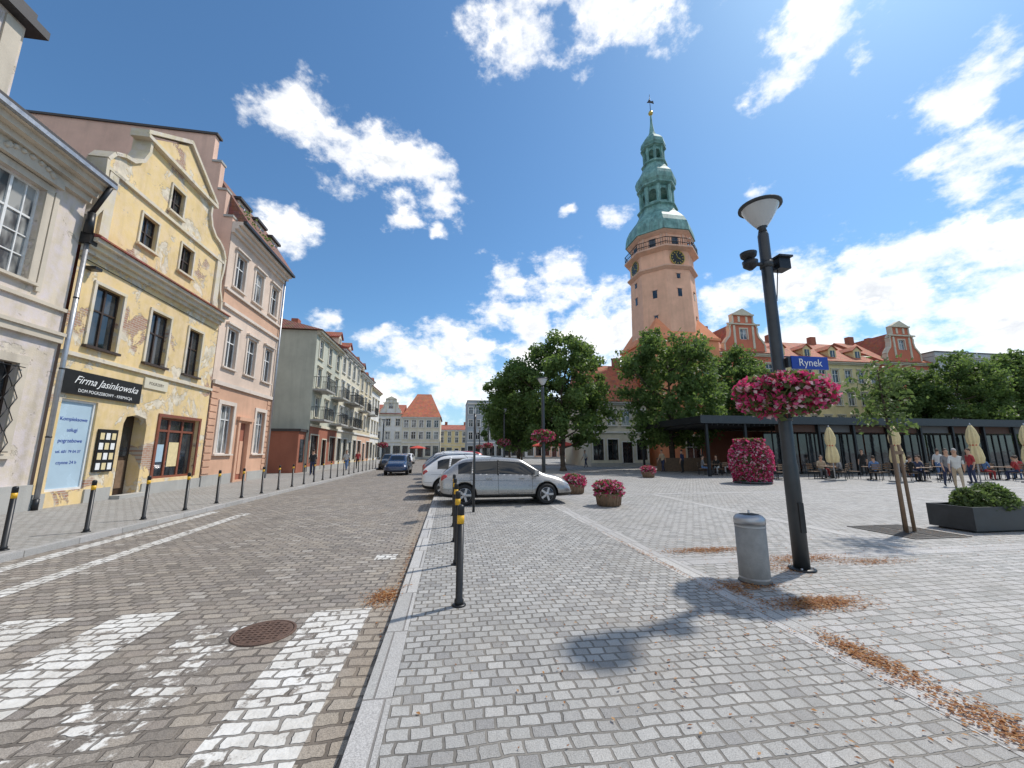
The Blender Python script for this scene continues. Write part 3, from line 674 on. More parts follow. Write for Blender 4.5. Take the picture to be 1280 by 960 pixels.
def house(name,ox,oy,face,W,D,eave,nf,nc,wall,trim,roofm,rh,gf=None,gfh=3.8,ww=1.0,wh=1.7,roof='par',fr=None,dorm=0,balc=(),hood=True,gables=()):
    o=Obj(name,(ox,oy,0)); o.frame(face)
    fr=fr or wframe; gfm=gf or wall
    fh=(eave-gfh-.4)/max(1,nf-1); holes=[];sp=W/nc
    for f in range(nf-1):
        z0=gfh+.75+f*fh
        for c_ in range(nc):
            u=sp*(c_+.5); holes.append((u-ww/2,u+ww/2,z0,min(z0+wh,eave-.5)))
    gh=[]
    for c_ in range(nc):
        u=sp*(c_+.5)
        if c_==nc//2: gh.append((u-.6,u+.6,.1,2.7))
        else: gh.append((u-min(1.2,sp*.36),u+min(1.2,sp*.36),.7,3.0))
    o.wall('walls_upper',wall,[(0,gfh),(W,gfh),(W,eave),(0,eave)],holes,0,.18)
    o.wall('walls_ground',gfm,[(0,0),(W,0),(W,gfh),(0,gfh)],gh,.04,.2)
    for h in holes: o.window(*h,rec=.15,fr=fr,cols=2,tr=.65,trim=trim,tw=.13,sill=trim,hood=trim if hood else None)
    for h in gh: o.window(*h,d=.04,rec=.18,fr=bframe,gl=glassD,cols=2,tr=.75,trim=trim,tw=.1)
    o.box('string_course',trim,0,W,.041,.16,gfh-.1,gfh+.1)
    o.box('plinth',stone,0,W,.041,.09,0,.4)
    o.box('cornice',trim,0,W,.001,.2,eave-.3,eave-.12); o.box('cornice',trim,0,W,-.05,.4,eave-.118,eave+.05)
    o.box('side_walls',wall,.001,.15,-D,-.001,0,eave); o.box('side_walls',wall,W-.15,W-.001,-D,-.001,0,eave); o.box('rear_wall',wall,.15,W-.15,-D,-D+.15,0,eave)
    if roof=='par':
        o.prism('roof',roofm,[(.5,eave+.052),(.5,eave+.12),(-D/2,eave+rh),(-D-.4,eave+.12),(-D-.4,eave+.052)],-.05,W+.05,'x')
    elif roof=='hip':
        k=min(W*.3,D/2); e=eave+.06
        vs=[(-.3,.5,e),(W+.3,.5,e),(W+.3,-D-.4,e),(-.3,-D-.4,e),(k,-D/2,e+rh),(W-k,-D/2,e+rh)]
        o.add('roof',roofm,vs,[(0,1,5,4),(1,2,5),(2,3,4,5),(3,0,4),(0,3,2,1)])
    elif roof=='flat':
        o.box('parapet',wall,0,W,-D,.05,eave+.06,eave+.6); o.box('parapet_cap',roofm,-.1,W+.1,-D-.1,.15,eave+.602,eave+.72)
    for q in range(2):
        if roof=='par': uu=W*(.3+.45*q); o.box('chimneys',redbrick,uu,uu+.9,-D/2-.4,-D/2+.3,eave+rh-.6,eave+rh+1.0)
    for k in range(dorm):
        u=W*(k+.5)/dorm; s_=rh/(D/2+.5); dd=-.9
        zb=eave+.1+1.3*s_
        o.prism('dormer',wall,[(u-.6,zb-.7),(u+.6,zb-.7),(u+.6,zb+1.1),(u,zb+1.6),(u-.6,zb+1.1)],dd-2.5,dd,'y')
        o.box('dormer_window',glassD,u-.35,u+.35,dd,dd+.03,zb,zb+.95); o.box('dormer_window_bar',wframe,u-.03,u+.03,dd+.03,dd+.05,zb,zb+.95)
        for sg in (1,-1): o.prism('dormer_roof',roofm,[(u+sg*.8,zb+1.0),(u+sg*.8,zb+1.1),(u,zb+1.78),(u,zb+1.66)],dd-2.5,dd+.15+.002*sg,'y')
    for (c_,f) in balc:
        u=sp*(c_+.5); z=gfh+.5+f*fh
        o.box('balcony_slab',stone,u-1.3,u+1.3,.001,1.1,z-.15,z)
        for k in range(19): o.box('balcony_railing',black,u-1.28+k*.14,u-1.26+k*.14,1.05,1.07,z,z+1.0)
        for k in range(7):
            for sx in (-1.28,1.26): o.box('balcony_railing',black,u+sx,u+sx+.02,.05+k*.14,.07+k*.14,z,z+1.0)
        o.box('balcony_railing',black,u-1.3,u+1.3,1.04,1.08,z+1.0,z+1.04); o.box('balcony_railing',black,u-1.3,u-1.26,.01,1.04,z+1.0,z+1.04); o.box('balcony_railing',black,u+1.26,u+1.3,.01,1.04,z+1.0,z+1.04)
    for (u,gw_,gh_,gm,tm) in gables:
        hp=[(gw_/2,0),(gw_/2,gh_*.2),(gw_*.44,gh_*.28),(gw_*.36,gh_*.36),(gw_*.33,gh_*.48),(gw_*.34,gh_*.58),(gw_*.3,gh_*.64),(gw_*.24,gh_*.68),(gw_*.24,gh_*.84)]
        ol=[(u+a,eave+.06+b) for a,b in hp]+[(u-a,eave+.06+b) for a,b in hp[::-1]]
        o.wall('gable',gm,ol,[(u-.5,u+.5,eave+gh_*.32,eave+gh_*.32+1.4)],.02,.15)
        o.window(u-.5,u+.5,eave+gh_*.32,eave+gh_*.32+1.4,d=.02,rec=.13,fr=fr,trim=tm,tw=.15)
        o.prism('gable_back',gm,ol,-.5,-.3,'y')
        for sg in (1,-1):
            for i in range(len(hp)-1):
                a=hp[i];b=hp[i+1]; p=(u+sg*a[0],eave+.06+a[1]);q=(u+sg*b[0],eave+.06+b[1])
                L=math.hypot(q[0]-p[0],q[1]-p[1]); nx,nz=(q[1]-p[1])/L*sg,-(q[0]-p[0])/L*sg
                o.prism('gable_coping',tm,[p,q,(q[0]+nx*.2,q[1]+nz*.2),(p[0]+nx*.2,p[1]+nz*.2)],-.5,.12+.001*i,'y')
            for a in (.24,.1): o.box('gable_pilasters',tm,u+sg*gw_*a-.14,u+sg*gw_*a+.14,.021,.12,eave+gh_*.12 if a>.2 else eave+gh_*.7,eave+gh_*.62 if a>.2 else eave+gh_*.83)
        o.box('gable_cornice',tm,u-gw_*.28,u+gw_*.28,-.5,.3,eave+gh_*.84+.062,eave+gh_*.87+.062)
        o.box('gable_cornice',tm,u-gw_*.42,u+gw_*.42,.021,.22,eave+gh_*.64,eave+gh_*.67)
        o.prism('gable_pediment',tm,[(u-gw_*.27,eave+gh_*.87+.064),(u+gw_*.27,eave+gh_*.87+.064),(u,eave+gh_+.064)],-.5,.2,'y')
        s_=rh/(D/2+.5); o.prism('gable_roof',roofm,[(u-gw_*.42,eave+gh_*.1),(u+gw_*.42,eave+gh_*.1),(u,eave+gh_*.78)],-gh_*.75/s_,-.52,'y')
    return o
o=house('grey_green_tenement',XF,34.9,'E',8,14,11.9,4,3,greenish,cream2,tile_br,2.4,gf=redbrick,roof='hip',balc=((0,0),(0,1),(2,0),(2,1)))
o.box('shop_annex',redbrick,-1.6,-.02,-6,-.2,0,3.2); o.box('shop_annex_window',glassD,-1.2,-.3,-.199,-.17,.8,2.6); o.box('annex_roof',slate,-1.7,-.02,-6.1,-.05,3.201,3.4); o.done()
house('cream_tenement',XF,42.92,'E',9,12,12.4,4,4,cream2,white,tile_red,3,balc=((1,0),(1,1),(2,0),(2,1)),dorm=2).done()
house('peach_tenement',XF,51.94,'E',8,12,11.6,4,3,cream,white,tile_br,3.4,gf=peach,dorm=2,balc=((0,1),(2,1))).done()
house('white_tenement',XF-.4,59.96,'E',9,12,11.2,3,4,white,cream,tile_red,3,dorm=2).done()
house('plain_tenement',-24,36,'S',11,8,10,3,4,cream,white,tile_red,2.5).done()
house('white_gabled_house',-24,95,'S',13,12,10.2,3,6,white,cream2,tile_red,3,hood=False,gables=((4.9,4.4,4.6,white,cream2),(10.2,4.4,4.2,white,cream2))).done()
house('hip_roofed_house',-10.98,94.5,'S',8.6,14,9.6,3,5,cream2,white,tile_or,6.4,roof='hip',hood=False).done()
house('yellow_far_house',-6,130,'S',14,10,8.6,3,6,yel2,white,tile_red,2).done()
house('grey_modern_block',4.0,95,'S',8.5,12,13.2,4,5,greyd,white,slate,1,roof='flat',hood=False).done()
house('pale_block',12.52,96,'S',8,12,12.0,4,4,white,greyf,tile_red,2.6,hood=False).done()
house('peach_block',20.54,96,'S',10,12,10.0,3,5,peach,white,tile_or,3.4,dorm=2).done()
house('cream_block',30.56,96,'S',12,12,9.5,3,6,cream,white,tile_red,4,dorm=3).done()
house('grey_block',-50,97,'S',25.9,12,9.5,3,10,greyf,white,tile_br,3).done()
house('red_gabled_house',32.9,44.0,'S',8.6,12,14.0,4,4,redf,cream2,tile_or,4.5,gf=cream,gables=((4.3,5.6,6.0,redf,cream2),)).done()
house('yellow_arcade_house',41.52,44.3,'S',16,12,13.4,4,8,yel2,cream2,tile_or,4.4,gf=stone,dorm=4).done()
house('red_attic_house',57.54,44.0,'S',8,12,13.6,4,4,redf,cream2,tile_or,4.4,gables=((4.0,5.4,6.0,redf,cream2),)).done()
house('east_tenement',92,2,'W',20,12,12,4,8,cream2,white,tile_red,3).done()
house('east_cream_house',92,22.02,'W',20,12,10.5,3,8,yel2,white,tile_or,3.5).done()
house('grey_office_block',65.56,43.2,'S',34,14,14.6,4,14,greyf,white,slate,1,roof='flat',hood=False).done()

# ------------------------------------------------------------------ TOWN HALL
trim=pl('tower_trim',(.76,.48,.35),.3)
o=Obj('town_hall_tower',(27.7,46.3,0))
def octo(part,mat,prof,smooth=False):
    o.lathe(part,mat,[(r/math.cos(math.pi/8),z) for r,z in prof],8,a0=math.pi/8,smooth=smooth)
B=4.3; BT=14.9
o.frame('S',-B,-B,0)
bh=[(u,u+1.2,z,z+2.1) for u in (1.0,3.7,6.4) for z in (5.3,10.0)]+[(3.4,5.2,.1,3.4)]
o.wall('base_walls',orange,[(0,0),(2*B,0),(2*B,BT),(0,BT)],bh,0,.3)
for h in bh: o.window(*h,rec=.22,fr=wframe,trim=cream2,tw=.2,sill=cream2)
o.frame('W',-B,-B,0); o.wall('base_walls',orange,[(0,0),(2*B,0),(2*B,BT),(0,BT)],bh[:6],0,.3)
for h in bh[:6]: o.window(*h,rec=.22,fr=wframe,trim=cream2,tw=.2,sill=cream2)
o.M=Matrix.Identity(4)
o.box('base_walls_back',orange,-B+.1,B,B-.1,B,0,BT); o.box('base_walls_back',orange,B-.1,B,-B+.01,B-.1,0,BT)
o.box('base_cornice',orange,-B-.2,B+.2,-B-.2,B+.2,BT+.001,BT+.3)
o.add('base_shoulders',orange,[(-B-.1,-B-.1,BT+.302),(B+.1,-B-.1,BT+.302),(B+.1,B+.1,BT+.302),(-B-.1,B+.1,BT+.302),(-2.6,-2.6,18.4),(2.6,-2.6,18.4),(2.6,2.6,18.4),(-2.6,2.6,18.4)],[(0,1,5,4),(1,2,6,5),(2,3,7,6),(3,0,4,7)])
octo('shaft',towerm,[(3.95,15.2),(3.75,24.2)])
octo('lower_cornice',trim,[(3.8,24.201),(4.15,24.5),(4.15,24.65),(3.85,24.651)])
octo('clock_stage',towerm,[(3.75,24.652),(3.75,26.7)])
octo('balcony_floor',trim,[(3.8,26.701),(4.4,27.0),(4.4,27.2)])
octo('upper_stage',towerm,[(3.55,27.201),(3.55,29.1)])
octo('eave_cornice',trim,[(3.6,29.101),(4.0,29.4),(4.05,29.5)])
Rr=4.3/math.cos(math.pi/8)
for k in range(8):
    a=math.pi/8+k*math.pi/4; b=a+math.pi/4
    p=Vector((Rr*math.cos(a),Rr*math.sin(a),0)); q=Vector((Rr*math.cos(b),Rr*math.sin(b),0))
    for z in (27.6,28.2): o.tube('balcony_rail',black,p+Vector((0,0,z)),q+Vector((0,0,z)),.045,n=6)
    for t in range(12):
        c=p.lerp(q,t/12); o.tube('balcony_rail',black,c+Vector((0,0,27.2)),c+Vector((0,0,28.2)),.025,n=5)
    mid_=(a+b)/2; nx,ny=math.cos(mid_),math.sin(mid_); tx,ty=-ny,nx
    for (hw,z0,z1,rad) in ((.26,20.6,21.6,3.8),(.38,27.5,28.7,3.55),(.2,17.6,18.3,3.88),(.22,23.0,23.6,3.76)):
        if z0<25 and k%2==0 and z0>22: continue
        if z0<20 and k%2==1: continue
        o.M=Matrix(((tx,nx,0,nx*rad),(ty,ny,0,ny*rad),(0,0,1,0),(0,0,0,1)))
        o.box('windows',glassD,-hw,hw,-.1,.06,z0,z1); o.box('window_trim',trim,-hw-.12,hw+.12,-.05,.12,z1,z1+.12)
        if z0>27:
            o.box('window_trim',trim,-1.25,-1.0,-.05,.1,27.22,29.1); o.box('window_trim',trim,1.0,1.25,-.05,.1,27.22,29.1)
        o.M=Matrix.Identity(4)
for ang in (-math.pi/2,math.pi,0,math.pi/2):
    nx,ny=math.cos(ang),math.sin(ang); tx,ty=-ny,nx
    o.M=Matrix(((tx,0,nx,nx*3.8),(ty,0,ny,ny*3.8),(0,1,0,25.7),(0,0,0,1)))
    o.lathe('clock_face',signblack,[(.96,.0),(.96,.06),(.9,.07)],32,smooth=False)
    o.lathe('clock_ring',gold,[(.98,.0),(1.02,.08),(.93,.1),(.92,.06)],32,cap=False)
    for k in range(12):
        a=k*math.pi/6; c,s_=math.cos(a),math.sin(a)
        o.add('clock_numerals',gold,[(c*.64-s_*.05,s_*.64+c*.05,.09),(c*.64+s_*.05,s_*.64-c*.05,.09),(c*.84+s_*.05,s_*.84-c*.05,.09),(c*.84-s_*.05,s_*.84+c*.05,.09)],[(0,1,2,3)])
    for a,L,w in ((1.9,.7,.05),(-.5,.48,.07)):
        c,s_=math.cos(a),math.sin(a)
        o.add('clock_hands',gold,[(-c*.12-s_*w,-s_*.12+c*w,.11),(-c*.12+s_*w,-s_*.12-c*w,.11),(c*L+s_*w*.4,s_*L-c*w*.4,.11),(c*L-s_*w*.4,s_*L+c*w*.4,.11)],[(0,1,2,3)])
o.M=Matrix.Identity(4)
octo('copper_dome',copper,[(4.2,29.51),(4.15,29.7),(4.1,30.3),(3.95,31.0),(3.6,31.8),(3.1,32.5),(2.65,33.1),(2.35,33.7),(2.25,34.2),(2.5,34.35),(2.5,34.5),(2.05,34.6)])
def lantern(z0,z1,r):
    for k in range(8):
        a=math.pi/8+k*math.pi/4; rr_=r/math.cos(math.pi/8)
        o.tube('lantern_posts',copper,(rr_*math.cos(a)*.97,rr_*math.sin(a)*.97,z0),(rr_*math.cos(a)*.97,rr_*math.sin(a)*.97,z1),r*.15,n=6,smooth=False)
        md=a+math.pi/8; nx,ny=math.cos(md),math.sin(md); tx,ty=-ny,nx; hw=r*.4142
        o.M=Matrix(((tx,nx,0,nx*r),(ty,ny,0,ny*r),(0,0,1,0),(0,0,0,1)))
        H=z1-z0; aw=hw*.66
        hole=[(-aw,z0+H*.2),(aw,z0+H*.2),(aw,z0+H*.62),(aw*.8,z0+H*.76),(aw*.4,z0+H*.84),(-aw*.4,z0+H*.84),(-aw*.8,z0+H*.76),(-aw,z0+H*.62)]
        o.wall('lantern_walls',copper,[(-hw,z0),(hw,z0),(hw,z1),(-hw,z1)],[hole],-.06,.15)
        o.M=Matrix.Identity(4)
lantern(34.6,37.4,1.95)
octo('lantern_cornice',copper,[(2.0,37.4),(2.4,37.6),(2.4,37.8)])
octo('onion_dome',copper,[(2.2,37.8),(2.5,38.3),(2.55,38.9),(2.35,39.5),(1.9,40.2),(1.6,40.8),(1.45,41.3),(1.65,41.45),(1.65,41.6)])
lantern(41.6,43.9,1.25)
octo('upper_cornice',copper,[(1.3,43.9),(1.62,44.05),(1.62,44.2)])
octo('top_onion',copper,[(1.4,44.2),(1.6,44.6),(1.5,45.2),(1.05,45.9),(.6,46.4),(.34,47.1),(.16,48.6),(.1,50.0)])
o.lathe('orb',gold,[(.05,49.9),(.25,50.05),(.35,50.3),(.25,50.55),(.05,50.7)],12); o.tube('vane_rod',black,(0,0,50.7),(0,0,53.5),.05,.03,6)
o.prism('weather_vane',black,[(-.5,52.0),(.1,52.1),(.6,52.0),(.5,52.5),(.15,52.35),(-.1,52.7),(-.3,52.3)],-.03,.03,'y')
o.done()
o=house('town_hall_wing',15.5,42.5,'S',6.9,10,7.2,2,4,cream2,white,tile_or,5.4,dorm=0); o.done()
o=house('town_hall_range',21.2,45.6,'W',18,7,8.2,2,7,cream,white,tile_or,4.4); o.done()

# ------------------------------------------------------------------ pavilion
o=Obj('glass_pavilion',(17,24.7,0)); o.frame('S'); PW=29
o.box('roof_slab',black,-.5,PW,-9,.6,3.55,4.0); o.box('roof_edge',dgrey,-.52,PW+.02,.601,.64,3.5,4.03)
for k in range(11):
    u=k*PW/10-(.25 if k==10 else 0); o.box('columns',black,u,u+.16,.2,.36,0,3.548); o.box('columns',black,u,u+.16,-8.8,-8.64,0,3.548)
for k in range(2,10):
    u0=k*PW/10+.16;u1=(k+1)*PW/10
    o.add('glass_panels',glassD,[(u0,-1.5,.1),(u1,-1.5,.1),(u1,-1.5,3.0),(u0,-1.5,3.0)],[(0,1,2,3)])
    for q in range(1,4): uu=u0+(u1-u0)*q/4; o.box('glazing_bars',black,uu-.03,uu+.03,-1.53,-1.45,.1,3.5)
    o.box('glazing_bars',black,u0,u1,-1.52,-1.44,2.95,3.02); o.box('door_rail',black,u0,u1,-1.525,-1.445,.0,.12)
    o.box('awning_valance',awnb if k%3 else awng,u0,u1,-.4,.1,3.0,3.5)
o.box('rear_wall',redbrick,5.8,PW,-8.6,-8.4,0,3.5); o.box('counter',wood,.6,5,-7.5,-6.8,0,1.1)
for k in range(14): o.box('roof_louvres',dgrey,.2+k*.4,.26+k*.4,-8.6,.19,3.4,3.54)
o.done()
def umbrella(x,y,h=3.0):
    o=Obj('closed_parasol',(x,y,0))
    o.box('base',concrete,-.35,.35,-.35,.35,0,.08); o.tube('pole',zinc,(0,0,.08),(0,0,h),.03)
    fl=lambda i,z:1+.22*math.cos(i*math.pi/2)
    o.lathe('folded_canopy',canvas,[(.17,1.0),(.24,1.05),(.27,1.3),(.22,1.7),(.15,1.95),(.2,2.1),(.22,2.4),(.15,2.75),(.05,h)],32,flute=fl)
    o.lathe('tie_strap',redcanvas,[(.165,1.93),(.165,1.99)],16,cap=False); o.lathe('finial',zinc,[(.02,h),(.04,h+.05),(.01,h+.12)],10)
    o.done()
for x,y in ((21.6,19.8),(23.9,18.2),(27.4,17.1),(30.3,16.7)): umbrella(x,y)
for (x,y) in ((14,48),(12,50),(-6.5,84)):
    o=Obj('open_parasol',(x,y,0)); o.tube('pole',zinc,(0,0,0),(0,0,2.7),.03); o.lathe('canopy',redcanvas,[(1.7,2.3),(1.68,2.4),(.9,2.68),(.05,2.9)],8,smooth=False,cap=False); o.box('base',concrete,-.3,.3,-.3,.3,0,.08); o.done()
def table(x,y):
    o=Obj('cafe_table',(x,y,0)); o.lathe('top',wood,[(.38,.72),(.4,.73),(.4,.75),(.38,.76)],20); o.tube('stem',black,(0,0,.02),(0,0,.72),.03)
    for k in range(4):
        a=k*math.pi/2; o.tube('feet',black,(0,0,.05),(.3*math.cos(a),.3*math.sin(a),.02),.02,n=6)
    o.done()
def chair(x,y,r):
    o=Obj('cafe_chair',(x,y,0),r)
    o.box('seat',wood,-.22,.22,-.22,.22,.43,.46)
    for a,b in ((-.2,-.2),(.2,-.2)): o.tube('legs',black,(a,b,0),(a,b,.43),.015,n=6)
    for a in (-.2,.2): o.tube('legs',black,(a,.22,0),(a,.2,.43),.015,n=6); o.tube('back_posts',black,(a,.2,.43),(a,.28,.9),.015,n=6)
    for z in (.6,.72,.84): o.box('backrest',wood,-.2,.2,.225+.17*(z-.43)*1,.245+.17*(z-.43),z,z+.07)
    o.done()
tabs=[(19.5,21.5),(22.5,21.2),(24.5,20.2),(26,18.6),(28.5,19.5),(31.5,18.8),(24.5,22.5),(29.5,22),(34,19.5),(18.5,26),(20.5,28)]
for i,(x,y) in enumerate(tabs):
    table(x,y)
    for k in range(3):
        a=k*2.1+i; chair(x+.75*math.cos(a),y+.75*math.sin(a),a-math.pi/2)

# ------------------------------------------------------------------ people
def person(x,y,rot,pose,shirt,trou,h=1.0,name='person',hair=None,zoff=0):
    hair=hair or hairm
    J={};E=[]
    def j(n,p,r): J[n]=(Vector(p),r)
    sit=pose=='sit'
    zp=.55 if sit else .93
    lean=.06 if sit else (.1 if pose=='walk' else 0)
    j('pel',(0,0,zp),.135); j('sp',(0,lean*.4,zp+.2),.12); j('ch',(0,lean,zp+.42),.145); j('nk',(0,lean+.01,zp+.56),.055); j('hd',(0,lean+.03,zp+.66),.085); j('hd2',(0,lean+.03,zp+.76),.08)
    for s_,n in ((-1,'l'),(1,'r')):
        j('sh'+n,(.17*s_,lean,zp+.46),.06)
        sw=.22*s_ if pose=='walk' else 0
        if sit: j('el'+n,(.22*s_,lean+.05,zp+.2),.043); j('wr'+n,(.14*s_,lean+.28,zp+.2),.03); j('ha'+n,(.12*s_,lean+.36,zp+.21),.03)
        else: j('el'+n,(.22*s_,lean+sw*.4-.02,zp+.18),.043); j('wr'+n,(.23*s_,lean+sw+.05,zp-.06),.03); j('ha'+n,(.225*s_,lean+sw*1.1+.08,zp-.15),.03)
        if sit: j('hp'+n,(.1*s_,.02,zp-.02),.09); j('kn'+n,(.12*s_,.42,zp-.04),.062); j('an'+n,(.12*s_,.40,.09),.042); j('to'+n,(.12*s_,.54,.04),.038)
        else:
            st=-.28*s_ if pose=='walk' else .02*s_
            j('hp'+n,(.09*s_,0,zp-.06),.09); j('kn'+n,(.1*s_,st*.55+.03,.5),.062); j('an'+n,(.1*s_,st-.02,.09),.042); j('to'+n,(.1*s_,st+.12,.035),.036)
        E+= [('ch','sh'+n,'s'),('sh'+n,'el'+n,'s'),('el'+n,'wr'+n,'k'),('wr'+n,'ha'+n,'k'),('pel','hp'+n,'t'),('hp'+n,'kn'+n,'t'),('kn'+n,'an'+n,'t'),('an'+n,'to'+n,'f')]
    E+= [('pel','sp','s'),('sp','ch','s'),('ch','nk','k'),('nk','hd','k'),('hd','hd2','k')]
    ks=list(J); me=bpy.data.meshes.new('b'); me.from_pydata([J[k][0] for k in ks],[(ks.index(a),ks.index(b)) for a,b,_ in E],[])
    ob=bpy.data.objects.new('b',me); COL.objects.link(ob)
    md=ob.modifiers.new('s','SKIN'); md.use_smooth_shade=True
    for i,k in enumerate(ks):
        sv=me.skin_vertices[0].data[i]; sv.radius=(J[k][1],J[k][1]*(.8 if k in('ch','sp','pel') else 1)); sv.use_root=(i==0)
    me.skin_vertices[0].data[ks.index('ch')].radius=(.165,.11)
    s2=ob.modifiers.new('u','SUBSURF'); s2.levels=2; s2.render_levels=2
    dg=bpy.context.evaluated_depsgraph_get(); bm=bpy.data.meshes.new_from_object(ob.evaluated_get(dg)); bpy.data.objects.remove(ob)
    mats={'s':0,'k':1,'t':2,'f':3}
    bm.materials.clear()
    for m_ in (shirt,skin,trou,carblk): bm.materials.append(m_)
    for f in bm.polygons:
        c=f.center; best=9;bi='s'
        for a,b,t in E:
            p=J[a][0];q=J[b][0];d=q-p;u=max(0,min(1,(c-p).dot(d)/d.length_squared)); D=(c-(p+d*u)).length-.5*(J[a][1]*(1-u)+J[b][1]*u)
            if D<best: best=D;bi=t
        f.material_index=mats[bi]; f.use_smooth=True
    o=Obj(name,(x,y,zoff),rot)
    hd=J['hd2'][0]
    def ell(part,mat,c,rx,ry,rz,n=12):
        prof=[(math.sin(t*math.pi/8),-math.cos(t*math.pi/8)) for t in range(9)]
        vs=[];fs=[]
        for r_,z_ in prof:
            for i in range(n): a=2*math.pi*i/n; vs.append((c[0]+rx*r_*math.cos(a),c[1]+ry*r_*math.sin(a),c[2]+rz*z_))
        for q in range(8):
            for i in range(n): fs.append((q*n+i,q*n+(i+1)%n,(q+1)*n+(i+1)%n,(q+1)*n+i))
        o.add(part,mat,vs,fs,True)
    ell('head',skin,(hd.x,hd.y,hd.z-.03),.078,.095,.118); ell('hair',hair,(hd.x,hd.y-.02,hd.z+.012),.086,.1,.1)
    ell('nose',skin,(hd.x,hd.y+.095,hd.z-.045),.012,.02,.022)
    for s_ in (-1,1): ell('eyes',bframe,(hd.x+.03*s_,hd.y+.086,hd.z-.025),.01,.008,.007); ell('ears',skin,(hd.x+.08*s_,hd.y,hd.z-.035),.012,.02,.03)
    ell('mouth',redlight,(hd.x,hd.y+.083,hd.z-.085),.022,.007,.006)
    for n,s_ in (('l',-1),('r',1)):
        w=J['wr'+n][0]; hh=J['ha'+n][0]; d=(hh-w).normalized()
        for k in range(4):
            off=Vector((0,(k-1.5)*.016,0)) if not sit else Vector(((k-1.5)*.016,0,0))
            p=hh+off; q=p+d*(.05 if k in(1,2) else .042); o.tube('fingers',skin,p,q,.008,.007,5); o.tube('fingers',skin,q,q+(d+Vector((-.5*s_,0,-.2))).normalized()*.03,.007,.005,5)
        o.tube('fingers',skin,w.lerp(hh,.5),hh+Vector((-.02*s_,.03,.0)),.009,.007,5)
    b=bpy.data.objects.new('body',bm); o.extra.append(b); o.done(h)
cl=[simple('cloth_%s'%n,c,.85) for n,c in (('white',(.6,.6,.58)),('navy',(.03,.04,.09)),('beige',(.45,.36,.25)),('red',(.35,.04,.04)),('grey',(.2,.2,.21)),('blue',(.1,.18,.35)),('black',(.02,.02,.02)))]
grhair=simple('hair_grey',(.4,.38,.36),.7)
person(21.9,14.4,2.2,'walk',cl[0],cl[2],.98,hair=grhair); person(23.2,15.6,2.4,'walk',cl[4],cl[1],.98); person(26,16.5,1.2,'stand',cl[3],cl[1])
person(-9.3,29.5,.3,'stand',cl[6],cl[1]); person(-9.9,31.5,3.3,'walk',cl[4],cl[6]); person(-9.0,37.5,3.1,'walk',cl[0],cl[5]); person(-8.6,40,0.2,'walk',cl[3],cl[6]); person(18,29,.5,'stand',cl[1],cl[6]); person(14,40,2,'walk',cl[0],cl[1]); person(19.5,23.3,1,'stand',cl[6],cl[6]); person(30,20.6,5,'walk',cl[0],cl[5]); person(28,23.5,2,'stand',cl[6],cl[6]); person(17.5,31,2,'walk',cl[2],cl[1])
for i,(x,y) in enumerate(tabs):
    for k in (0,2) if i%2 else (1,):
        a=k*2.1+i; person(x+.75*math.cos(a),y+.75*math.sin(a),a+math.pi/2,'sit',cl[(i*2+k)%7],cl[(i+k+3)%7],zoff=-.02)

